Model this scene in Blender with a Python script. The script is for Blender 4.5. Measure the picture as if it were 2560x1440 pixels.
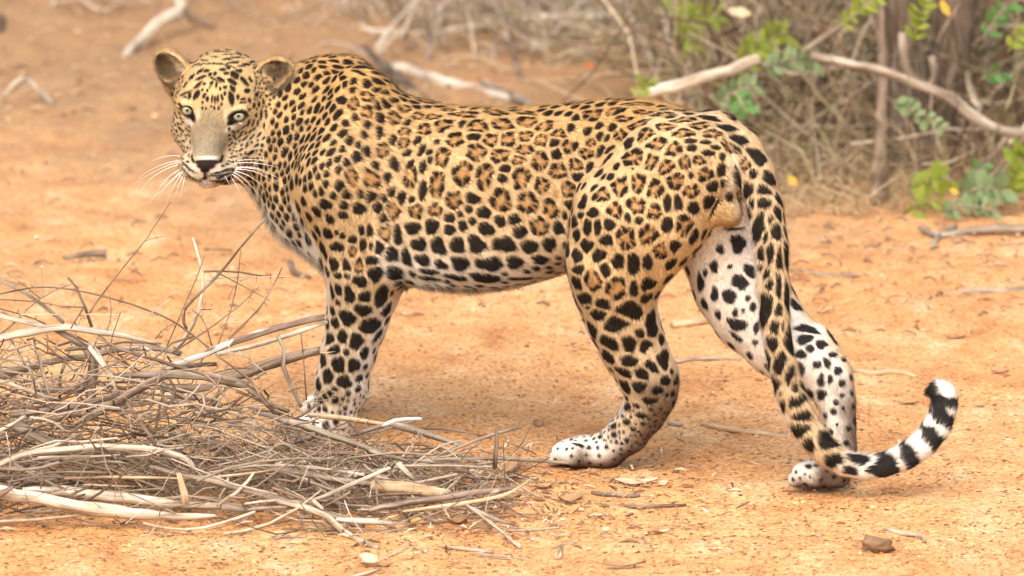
import bpy, bmesh, math, random
import numpy as np
from mathutils import Vector, Matrix
from mathutils.bvhtree import BVHTree

for o in list(bpy.data.objects):
    bpy.data.objects.remove(o, do_unlink=True)
sc = bpy.context.scene
COL = sc.collection
R = math.radians

# ---------------------------------------------------------------- camera, sky, sun, exposure
PITCH = R(11.0)
FPX = 17484.0                       # focal length in photograph pixels (2560 wide)
CAM = Vector((0.0, -12.04, 2.675))
cam_d = bpy.data.cameras.new('camera')
cam_d.sensor_width = 36.0
cam_d.lens = 36.0 * FPX / 2560.0
cam_d.clip_start = 0.1
cam_d.clip_end = 3000.0
cam_d.dof.use_dof = True
cam_d.dof.focus_distance = 12.2
cam_d.dof.aperture_fstop = 5.2
cam = bpy.data.objects.new('camera', cam_d)
cam.location = CAM
cam.rotation_euler = (R(90) - PITCH, 0, 0)
COL.objects.link(cam)
sc.camera = cam

SUN_EL, SUN_AZ = R(50), R(192)      # azimuth clockwise from +Y (away from the camera)
world = bpy.data.worlds.new('World')
sc.world = world
world.use_nodes = True
wn = world.node_tree
wn.nodes.clear()
sky = wn.nodes.new('ShaderNodeTexSky')
sky.sky_type = 'NISHITA'
sky.sun_disc = False
sky.sun_elevation = SUN_EL
sky.sun_rotation = SUN_AZ
sky.air_density = 1.0
sky.dust_density = 4.0
sky.ozone_density = 1.0
bg = wn.nodes.new('ShaderNodeBackground')
bg.inputs['Strength'].default_value = 0.15
wo = wn.nodes.new('ShaderNodeOutputWorld')
wn.links.new(sky.outputs[0], bg.inputs[0])
wn.links.new(bg.outputs[0], wo.inputs[0])

sun_d = bpy.data.lights.new('sun', 'SUN')
sun_d.energy = 0.95
sun_d.angle = R(85)
sun_d.color = (1.0, 0.93, 0.82)
sun = bpy.data.objects.new('sun', sun_d)
sdir = Vector((math.sin(SUN_AZ) * math.cos(SUN_EL), math.cos(SUN_AZ) * math.cos(SUN_EL), math.sin(SUN_EL)))
sun.rotation_euler = sdir.to_track_quat('Z', 'Y').to_euler()
COL.objects.link(sun)

sc.view_settings.view_transform = 'Standard'
sc.view_settings.look = 'None'
sc.view_settings.gamma = 1.0
sc.view_settings.use_curve_mapping = False
sc.view_settings.exposure = 1.30

# ---------------------------------------------------------------- pixel -> place
CP, SP = math.cos(PITCH), math.sin(PITCH)
def ray(px, py):
    x = (px - 1280.0) / FPX
    y = (720.0 - py) / FPX
    # camera axes: right=(1,0,0), up=(0,SP,CP), forward=(0,CP,-SP)
    return np.array([x, y * SP + CP, y * CP - SP])
CAMN = np.array(CAM)
def at(px, py, Y):                   # the point seen at a pixel that stands at depth Y
    d = ray(px, py)
    return CAMN + d * ((Y - CAMN[1]) / d[1])
def groundY(py):                     # depth where a pixel row meets the ground
    d = ray(1280, py)
    return CAMN[1] + d[1] * (-CAMN[2] / d[2])
def on_ground(px, py, z=0.0):
    d = ray(px, py)
    return CAMN + d * ((z - CAMN[2]) / d[2])
def mpp(Y):                          # metres in one photograph pixel at depth Y
    return (Y - CAMN[1]) / FPX / CP
MP = mpp(0.0)

# ---------------------------------------------------------------- noise
def _hash(ix, iy, iz, seed):
    h = (ix.astype(np.int64) * 374761393 + iy.astype(np.int64) * 668265263 + iz.astype(np.int64) * 2147483647 + seed * 974711) & 0x7fffffff
    h = ((h ^ (h >> 13)) * 1274126177) & 0x7fffffff
    h = (h ^ (h >> 16)) & 0xffff
    return h.astype(np.float32) / 65535.0
def vnoise(P, scale=1.0, seed=0):
    P = np.asarray(P, dtype=np.float64) * scale
    I = np.floor(P); F = (P - I); F = F * F * (3 - 2 * F)
    I = I.astype(np.int64)
    out = 0
    for dx in (0, 1):
        for dy in (0, 1):
            for dz in (0, 1):
                w = (F[..., 0] if dx else 1 - F[..., 0]) * (F[..., 1] if dy else 1 - F[..., 1]) * (F[..., 2] if dz else 1 - F[..., 2])
                out = out + w * _hash(I[..., 0] + dx, I[..., 1] + dy, I[..., 2] + dz, seed)
    return out * 2 - 1
def fbm(P, scale, octs=3, seed=0):
    a, s, t = 1.0, 0, 0
    for i in range(octs):
        s = s + a * vnoise(P, scale * 2 ** i, seed + i * 17); t += a; a *= 0.5
    return s / t

# ---------------------------------------------------------------- object helpers
def link(o, parent=None):
    COL.objects.link(o)
    if parent is not None:
        o.parent = parent
    return o
def mesh_obj(name, verts, faces, mat, parent=None, smooth=True):
    me = bpy.data.meshes.new(name)
    if isinstance(verts, np.ndarray):
        verts = verts.tolist()
    if isinstance(faces, np.ndarray):
        faces = faces.tolist()
    me.from_pydata(verts, [], faces)
    if smooth and len(me.polygons):
        me.polygons.foreach_set('use_smooth', [True] * len(me.polygons))
    if mat is not None:
        me.materials.append(mat)
    me.update()
    return link(bpy.data.objects.new(name, me), parent)
def tag(o, label=None, cat=None, group=None, kind=None):
    if label: o['label'] = label
    if cat: o['category'] = cat
    if group: o['group'] = group
    if kind: o['kind'] = kind
    return o
def empty(name, loc=(0, 0, 0)):
    o = bpy.data.objects.new(name, None)
    o.empty_display_size = 0.1
    o.location = loc
    return link(o)

# ---------------------------------------------------------------- materials
def new_mat(name, rough=0.9, spec=0.2):
    m = bpy.data.materials.new(name)
    m.use_nodes = True
    nt = m.node_tree
    b = nt.nodes['Principled BSDF']
    b.inputs['Roughness'].default_value = rough
    b.inputs['Specular IOR Level'].default_value = spec
    return m, nt, b
def ramp(nt, stops, interp='LINEAR'):
    n = nt.nodes.new('ShaderNodeValToRGB')
    n.color_ramp.interpolation = interp
    e = n.color_ramp.elements
    while len(e) < len(stops):
        e.new(0.5)
    for el, (p, c) in zip(e, stops):
        el.position = p
        el.color = (c[0], c[1], c[2], 1)
    return n
def noise_node(nt, vec, scale, detail=4, rough=0.6, dist=0.0):
    n = nt.nodes.new('ShaderNodeTexNoise')
    n.inputs['Scale'].default_value = scale
    n.inputs['Detail'].default_value = detail
    n.inputs['Roughness'].default_value = rough
    n.inputs['Distortion'].default_value = dist
    nt.links.new(vec, n.inputs['Vector'])
    return n
def mixc(nt, fac, a, b, mode='MIX'):
    n = nt.nodes.new('ShaderNodeMix')
    n.data_type = 'RGBA'
    n.blend_type = mode
    def put(s, v):
        if hasattr(v, 'is_linked') or hasattr(v, 'links'):
            nt.links.new(v, s)
        else:
            s.default_value = v if not isinstance(v, tuple) or len(v) == 4 else (*v, 1)
    put(n.inputs[0], fac); put(n.inputs[6], a); put(n.inputs[7], b)
    return n.outputs[2]
def mapping(nt, vec, scale):
    n = nt.nodes.new('ShaderNodeMapping')
    n.inputs['Scale'].default_value = scale
    nt.links.new(vec, n.inputs['Vector'])
    return n.outputs[0]
def bump(nt, b, h, strength=0.5, dist=0.01):
    n = nt.nodes.new('ShaderNodeBump')
    n.inputs['Strength'].default_value = strength
    n.inputs['Distance'].default_value = dist
    nt.links.new(h, n.inputs['Height'])
    nt.links.new(n.outputs[0], b.inputs['Normal'])

def sand_material():
    m, nt, b = new_mat('orange_sand', 0.95, 0.1)
    g = nt.nodes.new('ShaderNodeNewGeometry')
    pos = g.outputs['Position']
    wide = noise_node(nt, mapping(nt, pos, (1.0, 0.55, 1)), 1.6, 5, 0.65)
    mid = noise_node(nt, mapping(nt, pos, (7, 4.5, 7)), 1.0, 6, 0.7, 0.3)
    fine = noise_node(nt, pos, 110, 3, 0.7)
    c1 = ramp(nt, [(0.30, (0.57, 0.272, 0.098)), (0.52, (0.63, 0.335, 0.137)), (0.72, (0.69, 0.41, 0.190))])
    nt.links.new(wide.outputs[0], c1.inputs[0])
    c2 = ramp(nt, [(0.35, (0.34, 0.120, 0.038)), (0.45, (0.56, 0.272, 0.100)), (0.56, (0.65, 0.362, 0.157)), (0.67, (0.78, 0.55, 0.32))])
    nt.links.new(mid.outputs[0], c2.inputs[0])
    col = mixc(nt, 0.55, c1.outputs[0], c2.outputs[0])
    f2 = ramp(nt, [(0.37, (0.42, 0.34, 0.28)), (0.46, (0.93, 0.92, 0.92)), (0.64, (1.25, 1.23, 1.19))])
    nt.links.new(fine.outputs[0], f2.inputs[0])
    col = mixc(nt, 0.8, col, f2.outputs[0], 'MULTIPLY')
    # dark reddish crumbs
    v = nt.nodes.new('ShaderNodeTexVoronoi')
    v.inputs['Scale'].default_value = 26
    v.inputs['Randomness'].default_value = 1
    wv = nt.nodes.new('ShaderNodeVectorMath'); wv.operation = 'ADD'
    nt.links.new(pos, wv.inputs[0])
    nsm = nt.nodes.new('ShaderNodeVectorMath'); nsm.operation = 'SCALE'
    nsm.inputs['Scale'].default_value = 0.03
    nt.links.new(noise_node(nt, pos, 40, 2).outputs['Color'], nsm.inputs[0])
    nt.links.new(nsm.outputs[0], wv.inputs[1])
    nt.links.new(wv.outputs[0], v.inputs['Vector'])
    vr = ramp(nt, [(0.10, (1, 1, 1)), (0.2, (0, 0, 0))])
    nt.links.new(v.outputs['Distance'], vr.inputs[0])
    pick = ramp(nt, [(0.6, (0, 0, 0)), (0.66, (1, 1, 1))])
    nt.links.new(v.outputs['Color'], pick.inputs[0])
    mm = mixc(nt, 1.0, vr.outputs[0], pick.outputs[0], 'MULTIPLY')
    col = mixc(nt, mm, col, (0.33, 0.125, 0.04, 1))
    # leaf-litter brown further back, mixed in by a broken mask
    sep = nt.nodes.new('ShaderNodeSeparateXYZ'); nt.links.new(pos, sep.inputs[0])
    mr = nt.nodes.new('ShaderNodeMapRange')
    mr.inputs['From Min'].default_value = 0.8; mr.inputs['From Max'].default_value = 4.8
    mr.inputs['To Min'].default_value = -0.16; mr.inputs['To Max'].default_value = 0.46
    nt.links.new(sep.outputs[1], mr.inputs['Value'])
    lit = noise_node(nt, mapping(nt, pos, (2.2, 1.0, 1)), 1.0, 6, 0.7)
    ad = nt.nodes.new('ShaderNodeMath'); ad.operation = 'ADD'
    nt.links.new(lit.outputs[0], ad.inputs[0]); nt.links.new(mr.outputs[0], ad.inputs[1])
    lr = ramp(nt, [(0.50, (0, 0, 0)), (0.85, (0.85, 0.85, 0.85))])
    nt.links.new(ad.outputs[0], lr.inputs[0])
    col = mixc(nt, lr.outputs[0], col, (0.27, 0.16, 0.08, 1))
    nt.links.new(col, b.inputs['Base Color'])
    h = mixc(nt, 0.5, mid.outputs[0], fine.outputs[0])
    bump(nt, b, h, 1.0, 0.014)
    return m

def wood_material(name, stops, speck=(0.08, 0.05, 0.035), rough=0.85, patch=None):
    m, nt, b = new_mat(name, rough, 0.15)
    a = nt.nodes.new('ShaderNodeAttribute'); a.attribute_name = 'grain'
    vec = a.outputs['Vector']
    lon = noise_node(nt, mapping(nt, vec, (9, 160, 160)), 1.0, 5, 0.7, 0.4)
    blot = noise_node(nt, mapping(nt, vec, (14, 40, 40)), 1.0, 4, 0.6)
    c = ramp(nt, stops)
    mixf = mixc(nt, 0.45, lon.outputs[0], blot.outputs[0])
    nt.links.new(mixf, c.inputs[0])
    sp = ramp(nt, [(0.30, (1, 1, 1)), (0.40, (0, 0, 0))])
    nt.links.new(lon.outputs[0], sp.inputs[0])
    col = mixc(nt, sp.outputs[0], c.outputs[0], (*speck, 1))
    if patch:
        pn = noise_node(nt, mapping(nt, vec, (10, 30, 30)), 1.0, 2, 0.5)
        pr = ramp(nt, [(0.56, (0, 0, 0)), (0.6, (1, 1, 1))])
        nt.links.new(pn.outputs[0], pr.inputs[0])
        col = mixc(nt, pr.outputs[0], col, (*patch, 1))
    nt.links.new(col, b.inputs['Base Color'])
    bump(nt, b, lon.outputs[0], 0.6, 0.004)
    return m

def leaf_material(name, c0, c1, trans=0.25, rough=0.6):
    m, nt, b = new_mat(name, rough, 0.3)
    g = nt.nodes.new('ShaderNodeNewGeometry')
    n = noise_node(nt, g.outputs['Position'], 23, 3, 0.6)
    c = ramp(nt, [(0.3, c0), (0.7, c1)])
    nt.links.new(n.outputs[0], c.inputs[0])
    nt.links.new(c.outputs[0], b.inputs['Base Color'])
    tr = nt.nodes.new('ShaderNodeBsdfTranslucent')
    nt.links.new(c.outputs[0], tr.inputs[0])
    mx = nt.nodes.new('ShaderNodeMixShader')
    mx.inputs[0].default_value = trans
    nt.links.new(b.outputs[0], mx.inputs[1]); nt.links.new(tr.outputs[0], mx.inputs[2])
    nt.links.new(mx.outputs[0], nt.nodes['Material Output'].inputs[0])
    return m

def tint_material(name, rough=0.9, attr='tint', trans=0.0):
    m, nt, b = new_mat(name, rough, 0.12)
    a = nt.nodes.new('ShaderNodeAttribute'); a.attribute_name = attr
    g = nt.nodes.new('ShaderNodeNewGeometry')
    n = noise_node(nt, g.outputs['Position'], 60, 3, 0.6)
    rr = ramp(nt, [(0.3, (0.75, 0.75, 0.75)), (0.7, (1.15, 1.15, 1.15))])
    nt.links.new(n.outputs[0], rr.inputs[0])
    nt.links.new(mixc(nt, 1.0, a.outputs['Color'], rr.outputs[0], 'MULTIPLY'), b.inputs['Base Color'])
    return m

M = {}
M['sand'] = sand_material()
M['pale'] = wood_material('weathered_pale_wood', [(0.38, (0.20, 0.14, 0.092)), (0.48, (0.42, 0.335, 0.24)), (0.62, (0.64, 0.55, 0.42))], (0.20, 0.13, 0.085))
M['white'] = wood_material('bleached_white_wood', [(0.38, (0.24, 0.165, 0.10)), (0.48, (0.47, 0.375, 0.265)), (0.62, (0.68, 0.595, 0.47))], (0.20, 0.13, 0.085))
M['grey'] = wood_material('grey_bark', [(0.37, (0.105, 0.074, 0.048)), (0.5, (0.255, 0.195, 0.135)), (0.62, (0.45, 0.37, 0.275))])
M['brown'] = wood_material('brown_bark', [(0.37, (0.075, 0.047, 0.03)), (0.5, (0.185, 0.125, 0.082)), (0.62, (0.33, 0.24, 0.165))])
M['patchy'] = wood_material('peeling_bark', [(0.37, (0.085, 0.053, 0.036)), (0.5, (0.20, 0.135, 0.095)), (0.62, (0.34, 0.25, 0.185))], patch=(0.66, 0.60, 0.50))
M['tan'] = wood_material('split_tan_wood', [(0.37, (0.27, 0.165, 0.085)), (0.5, (0.48, 0.33, 0.185)), (0.62, (0.66, 0.49, 0.31))], (0.16, 0.085, 0.045))
M['ochre'] = wood_material('ochre_bark_strip', [(0.37, (0.36, 0.20, 0.07)), (0.5, (0.58, 0.37, 0.14)), (0.62, (0.70, 0.50, 0.24))])
M['darkbark'] = wood_material('dark_trunk_bark', [(0.37, (0.035, 0.024, 0.015)), (0.5, (0.10, 0.070, 0.044)), (0.70, (0.27, 0.205, 0.155))])
M['dryleaf'] = leaf_material('dry_brown_leaf', (0.26, 0.13, 0.06), (0.48, 0.28, 0.14), 0.15, 0.7)
M['paleleaf'] = leaf_material('dry_pale_leaf', (0.52, 0.38, 0.22), (0.72, 0.56, 0.36), 0.2, 0.7)
M['limeleaf'] = leaf_material('lime_leaf', (0.21, 0.27, 0.025), (0.36, 0.40, 0.055), 0.45)
M['greenleaf'] = leaf_material('green_leaf', (0.09, 0.20, 0.045), (0.16, 0.30, 0.08), 0.4)
M['bluegreenleaf'] = leaf_material('blue_green_leaf', (0.17, 0.235, 0.095), (0.27, 0.335, 0.16), 0.35)
M['yellowleaf'] = leaf_material('yellow_leaf', (0.62, 0.36, 0.05), (0.78, 0.50, 0.10), 0.3)
M['redleaf'] = leaf_material('orange_red_leaf', (0.70, 0.13, 0.03), (0.80, 0.2, 0.05), 0.3)
M['clod'] = leaf_material('brown_clod_soil', (0.11, 0.056, 0.027), (0.27, 0.16, 0.085), 0.0, 0.95)
M['tint'] = tint_material('dry_twig_mix')
# ---------------------------------------------------------------- ground: one sheet out to the horizon
def ground_height(x, y):
    P = np.stack([x, y, np.zeros_like(x)], -1)
    near = 0.0035 * fbm(P, 9.0, 3, 3) + 0.0030 * vnoise(P, 38.0, 5) + 0.0018 * vnoise(P, 85.0, 8)
    back = np.clip((y - 1.0) / 2.5, 0, 1) * np.clip((40 - np.abs(y)) / 20, 0, 1) * np.clip((30 - np.abs(x)) / 15, 0, 1)
    return near + back * (0.030 * fbm(P, 1.1, 2, 11) + 0.014 * fbm(P, 5.0, 2, 12) + 0.007 * vnoise(P, 17.0, 13))
def build_ground():
    def axis(lo, hi, step, far):
        fine = np.arange(lo, hi + 1e-6, step)
        out = step * 1.35 ** np.arange(1, 60)
        c = np.cumsum(out); c = c[c < far]
        return np.concatenate([lo - c[::-1], fine, hi + c])
    xs = axis(-1.35, 1.35, 0.0095, 900)
    ys = np.concatenate([axis(-0.9, 0.7, 0.0095, 1.0)[0:0], axis(-0.95, 0.75, 0.0095, 900)])
    # keep the back part finer than the growing steps do
    ys = np.unique(np.round(np.concatenate([ys[ys < 0.75], np.arange(0.75, 8.0, 0.022), ys[ys > 8.0]]), 5))
    X, Y = np.meshgrid(xs, ys)
    Z = ground_height(X.ravel(), Y.ravel())
    V = np.stack([X.ravel(), Y.ravel(), Z], 1)
    nx, ny = len(xs), len(ys)
    i = np.arange(nx * ny).reshape(ny, nx)
    F = np.stack([i[:-1, :-1].ravel(), i[:-1, 1:].ravel(), i[1:, 1:].ravel(), i[1:, :-1].ravel()], 1)
    o = mesh_obj('ground', V, F, M['sand'])
    tag(o, 'bare orange sand with crumbs of soil and litter', 'ground', kind='structure')
build_ground()
# ---------------------------------------------------------------- the leopard
TH = R(30)
HD = np.array([-math.cos(TH), math.sin(TH), 0.0])      # heading: to the left and away
RT = np.array([math.sin(TH), math.cos(TH), 0.0])       # its right side: away from the camera
UP = np.array([0.0, 0.0, 1.0])
HC = at(1720, 430, 0.0)                                # a point in its plane of symmetry
def mid(px, py):                                       # pixel -> its plane of symmetry
    d = ray(px, py)
    t = np.dot(HC - CAMN, RT) / np.dot(d, RT)
    return CAMN + d * t

PRIMS = []                                             # (region, fn, lo, hi, k)
def cone(reg, a, b, ra, rb, k=0.03):
    a, b = np.array(a, float), np.array(b, float)
    rm = max(ra, rb)
    def fn(P):
        ba = b - a; pa = P - a
        h = np.clip((pa @ ba) / (ba @ ba), 0, 1)
        return np.linalg.norm(pa - h[..., None] * ba, axis=-1) - (ra + (rb - ra) * h)
    PRIMS.append((reg, fn, np.minimum(a, b) - rm, np.maximum(a, b) + rm, k))
def ellips(reg, c, rad, axes, k=0.03):
    c = np.array(c, float); rad = np.array(rad, float); A = np.array(axes, float)
    rm = rad.max()
    def fn(P):
        q = (P - c) @ A.T
        k0 = np.linalg.norm(q / rad, axis=-1); k1 = np.linalg.norm(q / (rad * rad), axis=-1) + 1e-9
        return k0 * (k0 - 1.0) / k1
    PRIMS.append((reg, fn, c - rm, c + rm, k))
def chain(reg, pts, k=0.03, kfirst=None):              # pts: (px, py, Y, radius px)
    W = [(at(x, y, Y), r * mpp(Y)) for x, y, Y, r in pts]
    for i in range(len(W) - 1):
        cone(reg, W[i][0], W[i + 1][0], W[i][1], W[i + 1][1], kfirst if (i == 0 and kfirst) else k)
    return W
BODY_AX = np.stack([HD, RT, UP])

# trunk: sections (px, top, bottom, half width m)
SEC = [(1880, 405, 450, 0.030), (1860, 375, 470, 0.055), (1825, 340, 510, 0.080), (1770, 306, 570, 0.104), (1700, 272, 610, 0.118),
       (1600, 247, 628, 0.122), (1500, 252, 648, 0.118), (1400, 262, 688, 0.122), (1300, 266, 712, 0.132),
       (1200, 268, 715, 0.138), (1100, 264, 706, 0.138), (1000, 240, 697, 0.132), (930, 215, 690, 0.125),
       (870, 200, 672, 0.120), (800, 215, 625, 0.112), (745, 235, 572, 0.098), (710, 255, 520, 0.075), (690, 285, 470, 0.05)]
def build_trunk():
    us, wc, hh, hw = [], [], [], []
    for px, t, bo, w in SEC:
        pt, pb = mid(px, t), mid(px, bo)
        us.append(np.dot(pt - HC, HD)); wc.append((pt[2] + pb[2]) / 2); hh.append((pt[2] - pb[2]) / 2); hw.append(w)
    us, wc, hh, hw = map(np.array, (us, wc, hh, hw))
    s = np.linspace(us.min(), us.max(), 160)
    def sm(v):
        y = np.interp(s, us, v); kk = np.hanning(13); kk /= kk.sum()
        return np.convolve(np.pad(y, 6, mode='edge'), kk, 'valid')
    a, b, c = sm(wc), sm(hh), sm(hw)
    def fn(P):
        q = P - HC
        u = q @ HD; v = np.abs(q @ RT); z = P[..., 2]
        uc = np.clip(u, s[0], s[-1])
        C = np.interp(uc, s, a); H = np.interp(uc, s, b); W = np.interp(uc, s, c)
        zz = (z - C) / H
        W2 = W * (1.0 + 0.12 * np.clip(-zz, -1, 1))          # a little wider below
        ex = np.where(zz < 0, 2.2 + 0.9 * np.clip(-zz * 2, 0, 1), 2.2)
        rr = (np.abs(v / W2) ** ex + np.abs(zz) ** ex) ** (1 / ex)
        d = (rr - 1) * np.minimum(W, H)
        e = np.abs(u - uc)
        return np.where(e > 0, np.sqrt(np.maximum(d, 0) ** 2 + e * e), d)
    lo = np.array([-0.75, -0.45, 0.1]); hi = np.array([0.62, 0.75, 0.85])
    PRIMS.append(('trunk', fn, lo, hi, 0.02))
build_trunk()
# shoulder blades and neck
cone('trunk', at(905, 232, 0.285), at(880, 430, 0.228), 0.043, 0.085, 0.06)
cone('trunk', at(860, 212, 0.40), at(800, 400, 0.46), 0.042, 0.085, 0.06)
cone('trunk', mid(868, 192), mid(775, 212), 0.028, 0.036, 0.05)
cone('neck', at(640, 300, 0.465), at(790, 330, 0.40), 98 * MP, 150 * MP, 0.06)
cone('neck', at(664, 388, 0.43), at(778, 455, 0.37), 76 * MP, 128 * MP, 0.05)
cone('neck', at(708, 438, 0.41), at(852, 558, 0.35), 56 * MP, 82 * MP, 0.04)
# left fore leg
chain('fore', [(880, 470, 0.245, 128), (925, 590, 0.235, 112), (915, 665, 0.235, 100), (908, 725, 0.24, 88), (893, 800, 0.25, 75), (872, 880, 0.258, 66),
               (853, 955, 0.265, 62), (838, 1020, 0.27, 54), (830, 1062, 0.272, 50)], 0.012, 0.05)
cone('fore', at(975, 655, 0.25), at(955, 700, 0.25), 42 * MP, 30 * MP, 0.035)
cone('fore', at(893, 965, 0.268), at(902, 990, 0.268), 20 * MP, 17 * MP, 0.02)
def paw(reg, cx, cy, Y, dx, r, n=4, spread=0.0225, ln=0.05, k=0.012, lift=0.0):
    # toes point along the heading; cx,cy = wrist-side centre of the paw
    c = at(cx, cy, Y); m = mpp(Y)
    c[2] = max(c[2], r * m * 0.95)
    for i in range(n):
        o = (i - (n - 1) / 2) * spread
        f = ln * (0.78 - 0.10 * abs(i - (n - 1) / 2))
        a = c + RT * o * 0.7 + HD * 0.008
        b = c + RT * o + HD * f + UP * (r * m * 0.06)
        b2 = c + RT * o * 1.02 + HD * (f + 0.012) + UP * (-r * m * 0.42)
        cone(reg, a, b, r * m * 0.82, r * m * 0.56, 0.010)
        cone(reg, b, b2, r * m * 0.55, r * m * 0.48, 0.003)
paw('fore', 822, 1082, 0.272, 0, 44, ln=0.052)
cone('fore', at(878, 385, 0.226), at(925, 545, 0.212), 66 * MP, 60 * MP, 0.022)
cone('fore', at(965, 520, 0.232), at(988, 640, 0.238), 46 * MP, 36 * MP, 0.02)
# right fore leg (behind the left one)
chain('fore', [(850, 480, 0.475, 120), (900, 600, 0.485, 95), (895, 700, 0.485, 72), (880, 800, 0.485, 58), (862, 900, 0.488, 50), (850, 975, 0.49, 44), (846, 1012, 0.49, 42)], 0.012, 0.05)
paw('fore', 842, 1024, 0.49, 0, 38, ln=0.05)
# left hind leg
chain('hind', [(1690, 420, -0.045, 138), (1585, 560, -0.045, 150), (1540, 660, -0.045, 124), (1538, 720, -0.04, 104), (1552, 790, -0.03, 89), (1580, 870, -0.018, 78),
               (1615, 935, -0.005, 72), (1627, 985, 0.004, 63), (1610, 1030, 0.014, 54), (1572, 1080, 0.032, 49), (1522, 1122, 0.05, 43), (1475, 1130, 0.058, 41)], 0.012, 0.03)
cone('hind', at(1640, 560, -0.06), at(1600, 650, -0.06), 118 * MP, 70 * MP, 0.04)
cone('hind', at(1665, 935, 0.0), at(1676, 952, 0.003), 24 * MP, 22 * MP, 0.02)
cone('hind', at(1622, 820, -0.02), at(1662, 930, 0.0), 26 * MP, 22 * MP, 0.018)
cone('hindr', at(2050, 830, -0.06), at(2092, 912, -0.085), 22 * MP, 24 * MP, 0.018)
paw('hind', 1458, 1131, 0.06, 0, 43, ln=0.043)
cone('hind', at(1505, 1150, 0.052), at(1525, 1152, 0.050), 16 * MP, 13 * MP, 0.012)
cone('hind', at(1505, 500, -0.052), at(1478, 640, -0.062), 58 * MP, 52 * MP, 0.022)
cone('hind', at(1705, 470, -0.088), at(1640, 650, -0.078), 66 * MP, 42 * MP, 0.025)
# right hind leg, stretched back
chain('hindr', [(1785, 470, 0.065, 118), (1815, 610, 0.065, 118), (1850, 710, 0.045, 116), (1885, 775, 0.015, 108), (1950, 850, -0.035, 92), (2022, 908, -0.07, 82),
                (2072, 950, -0.092, 60), (2092, 1005, -0.108, 46), (2100, 1065, -0.122, 38), (2102, 1120, -0.13, 38), (2090, 1165, -0.136, 44)], 0.012, 0.03)
paw('hindr', 2062, 1180, -0.138, 0, 44, ln=0.045)
cone('hindr', at(2075, 1200, -0.15), at(2105, 1198, -0.145), 20 * MP, 20 * MP, 0.010)
# scrotum, under the tail
ellips('scrotum', at(1820, 530, -0.080), (35 * MP, 38 * MP, 36 * MP), np.eye(3), 0.03)
# tail
TAIL = [(1800, 335, -0.04, 58), (1850, 372, -0.06, 52), (1888, 430, -0.085, 46), (1914, 520, -0.11, 45), (1927, 620, -0.135, 44), (1933, 720, -0.155, 41), (1937, 800, -0.17, 38), (1945, 860, -0.18, 36),
        (1958, 920, -0.188, 36), (1975, 980, -0.195, 37), (1999, 1040, -0.20, 38), (2030, 1090, -0.205, 38), (2066, 1130, -0.21, 37), (2110, 1158, -0.212, 33), (2160, 1168, -0.212, 31),
        (2210, 1162, -0.21, 31), (2262, 1143, -0.205, 33), (2310, 1110, -0.20, 34), (2345, 1064, -0.195, 35), (2362, 1015, -0.19, 32), (2361, 984, -0.187, 28), (2344, 972, -0.186, 22), (2327, 979, -0.186, 15)]
TAILW = chain('tail', TAIL, 0.006, 0.04)
# head: built in the photograph's plane, depth in metres towards the camera from YH
YH = 0.395
HR = R(7.5)
HX = np.array([math.cos(HR), 0, -math.sin(HR)])        # its left, to the right in the picture, tilted
HF = np.array([-0.10, -0.975, 0.0]); HF /= np.linalg.norm(HF)
HZ = np.cross(HX, HF); HZ = -HZ if HZ[2] < 0 else HZ; HZ /= np.linalg.norm(HZ)
HAX = np.stack([HX, HF, HZ])
def hp(px, py, dz):
    return at(px, py, YH - dz)
m_ = mpp(YH)
ellips('head', hp(560, 238, 0.0), (112 * m_, 0.105, 112 * m_), HAX, 0.05)
ellips('head', hp(537, 262, 0.055), (84 * m_, 0.055, 78 * m_), HAX, 0.04)
cone('head', hp(478, 325, 0.025), hp(500, 365, 0.06), 48 * m_, 40 * m_, 0.035)
cone('head', hp(635, 328, 0.015), hp(585, 380, 0.06), 58 * m_, 42 * m_, 0.035)
cone('head', hp(533, 285, 0.072), hp(518, 388, 0.125), 40 * m_, 33 * m_, 0.03)
cone('head', hp(481, 417, 0.100), hp(495, 425, 0.122), 34 * m_, 30 * m_, 0.02)
cone('head', hp(568, 424, 0.098), hp(544, 429, 0.122), 37 * m_, 31 * m_, 0.02)
cone('head', hp(505, 399, 0.140), hp(529, 400, 0.140), 12 * m_, 12 * m_, 0.018)
cone('head', hp(516, 405, 0.142), hp(515, 418, 0.138), 12 * m_, 8 * m_, 0.010)
cone('head', hp(516, 448, 0.104), hp(522, 430, 0.06), 22 * m_, 32 * m_, 0.012)
cone('head', hp(538, 405, 0.05), hp(585, 375, -0.01), 44 * m_, 78 * m_, 0.035)
ellips('head', hp(655, 345, -0.02), (52 * m_, 0.05, 95 * m_), HAX, 0.04)
cone('head', hp(455, 252, 0.062), hp(492, 256, 0.088), 16 * m_, 15 * m_, 0.02)
cone('head', hp(580, 262, 0.090), hp(628, 276, 0.062), 16 * m_, 16 * m_, 0.02)
# ears: cupped shells
def ear(px, py, dz, rx, rz, tilt, yaw, dx):
    c = hp(px, py, dz)
    t = R(tilt)
    ex = np.array([math.cos(t), 0, -math.sin(t)]); ez = np.array([math.sin(t), 0, math.cos(t)])
    ef = np.array([0, -1.0, 0])
    y = R(yaw)
    ex2 = ex * math.cos(y) + ef * math.sin(y); ef2 = -ex * math.sin(y) + ef * math.cos(y)
    A = np.stack([ex2, ef2, ez])
    rad = np.array([rx * m_, 0.022, rz * m_])
    ri = rad - np.array([0.0055, 0.0045, 0.0055])
    ci = c + ef2 * 0.011 - ez * 0.002
    def el(P, cc, rr):
        q = (P - cc) @ A.T
        k0 = np.linalg.norm(q / rr, axis=-1); k1 = np.linalg.norm(q / (rr * rr), axis=-1) + 1e-9
        return k0 * (k0 - 1.0) / k1
    def fn(P):
        return np.maximum(el(P, c, rad), -el(P, ci, ri))
    PRIMS.append(('ear', fn, c - rad.max(), c + rad.max(), 0.012))
    return c, A, rad
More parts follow.
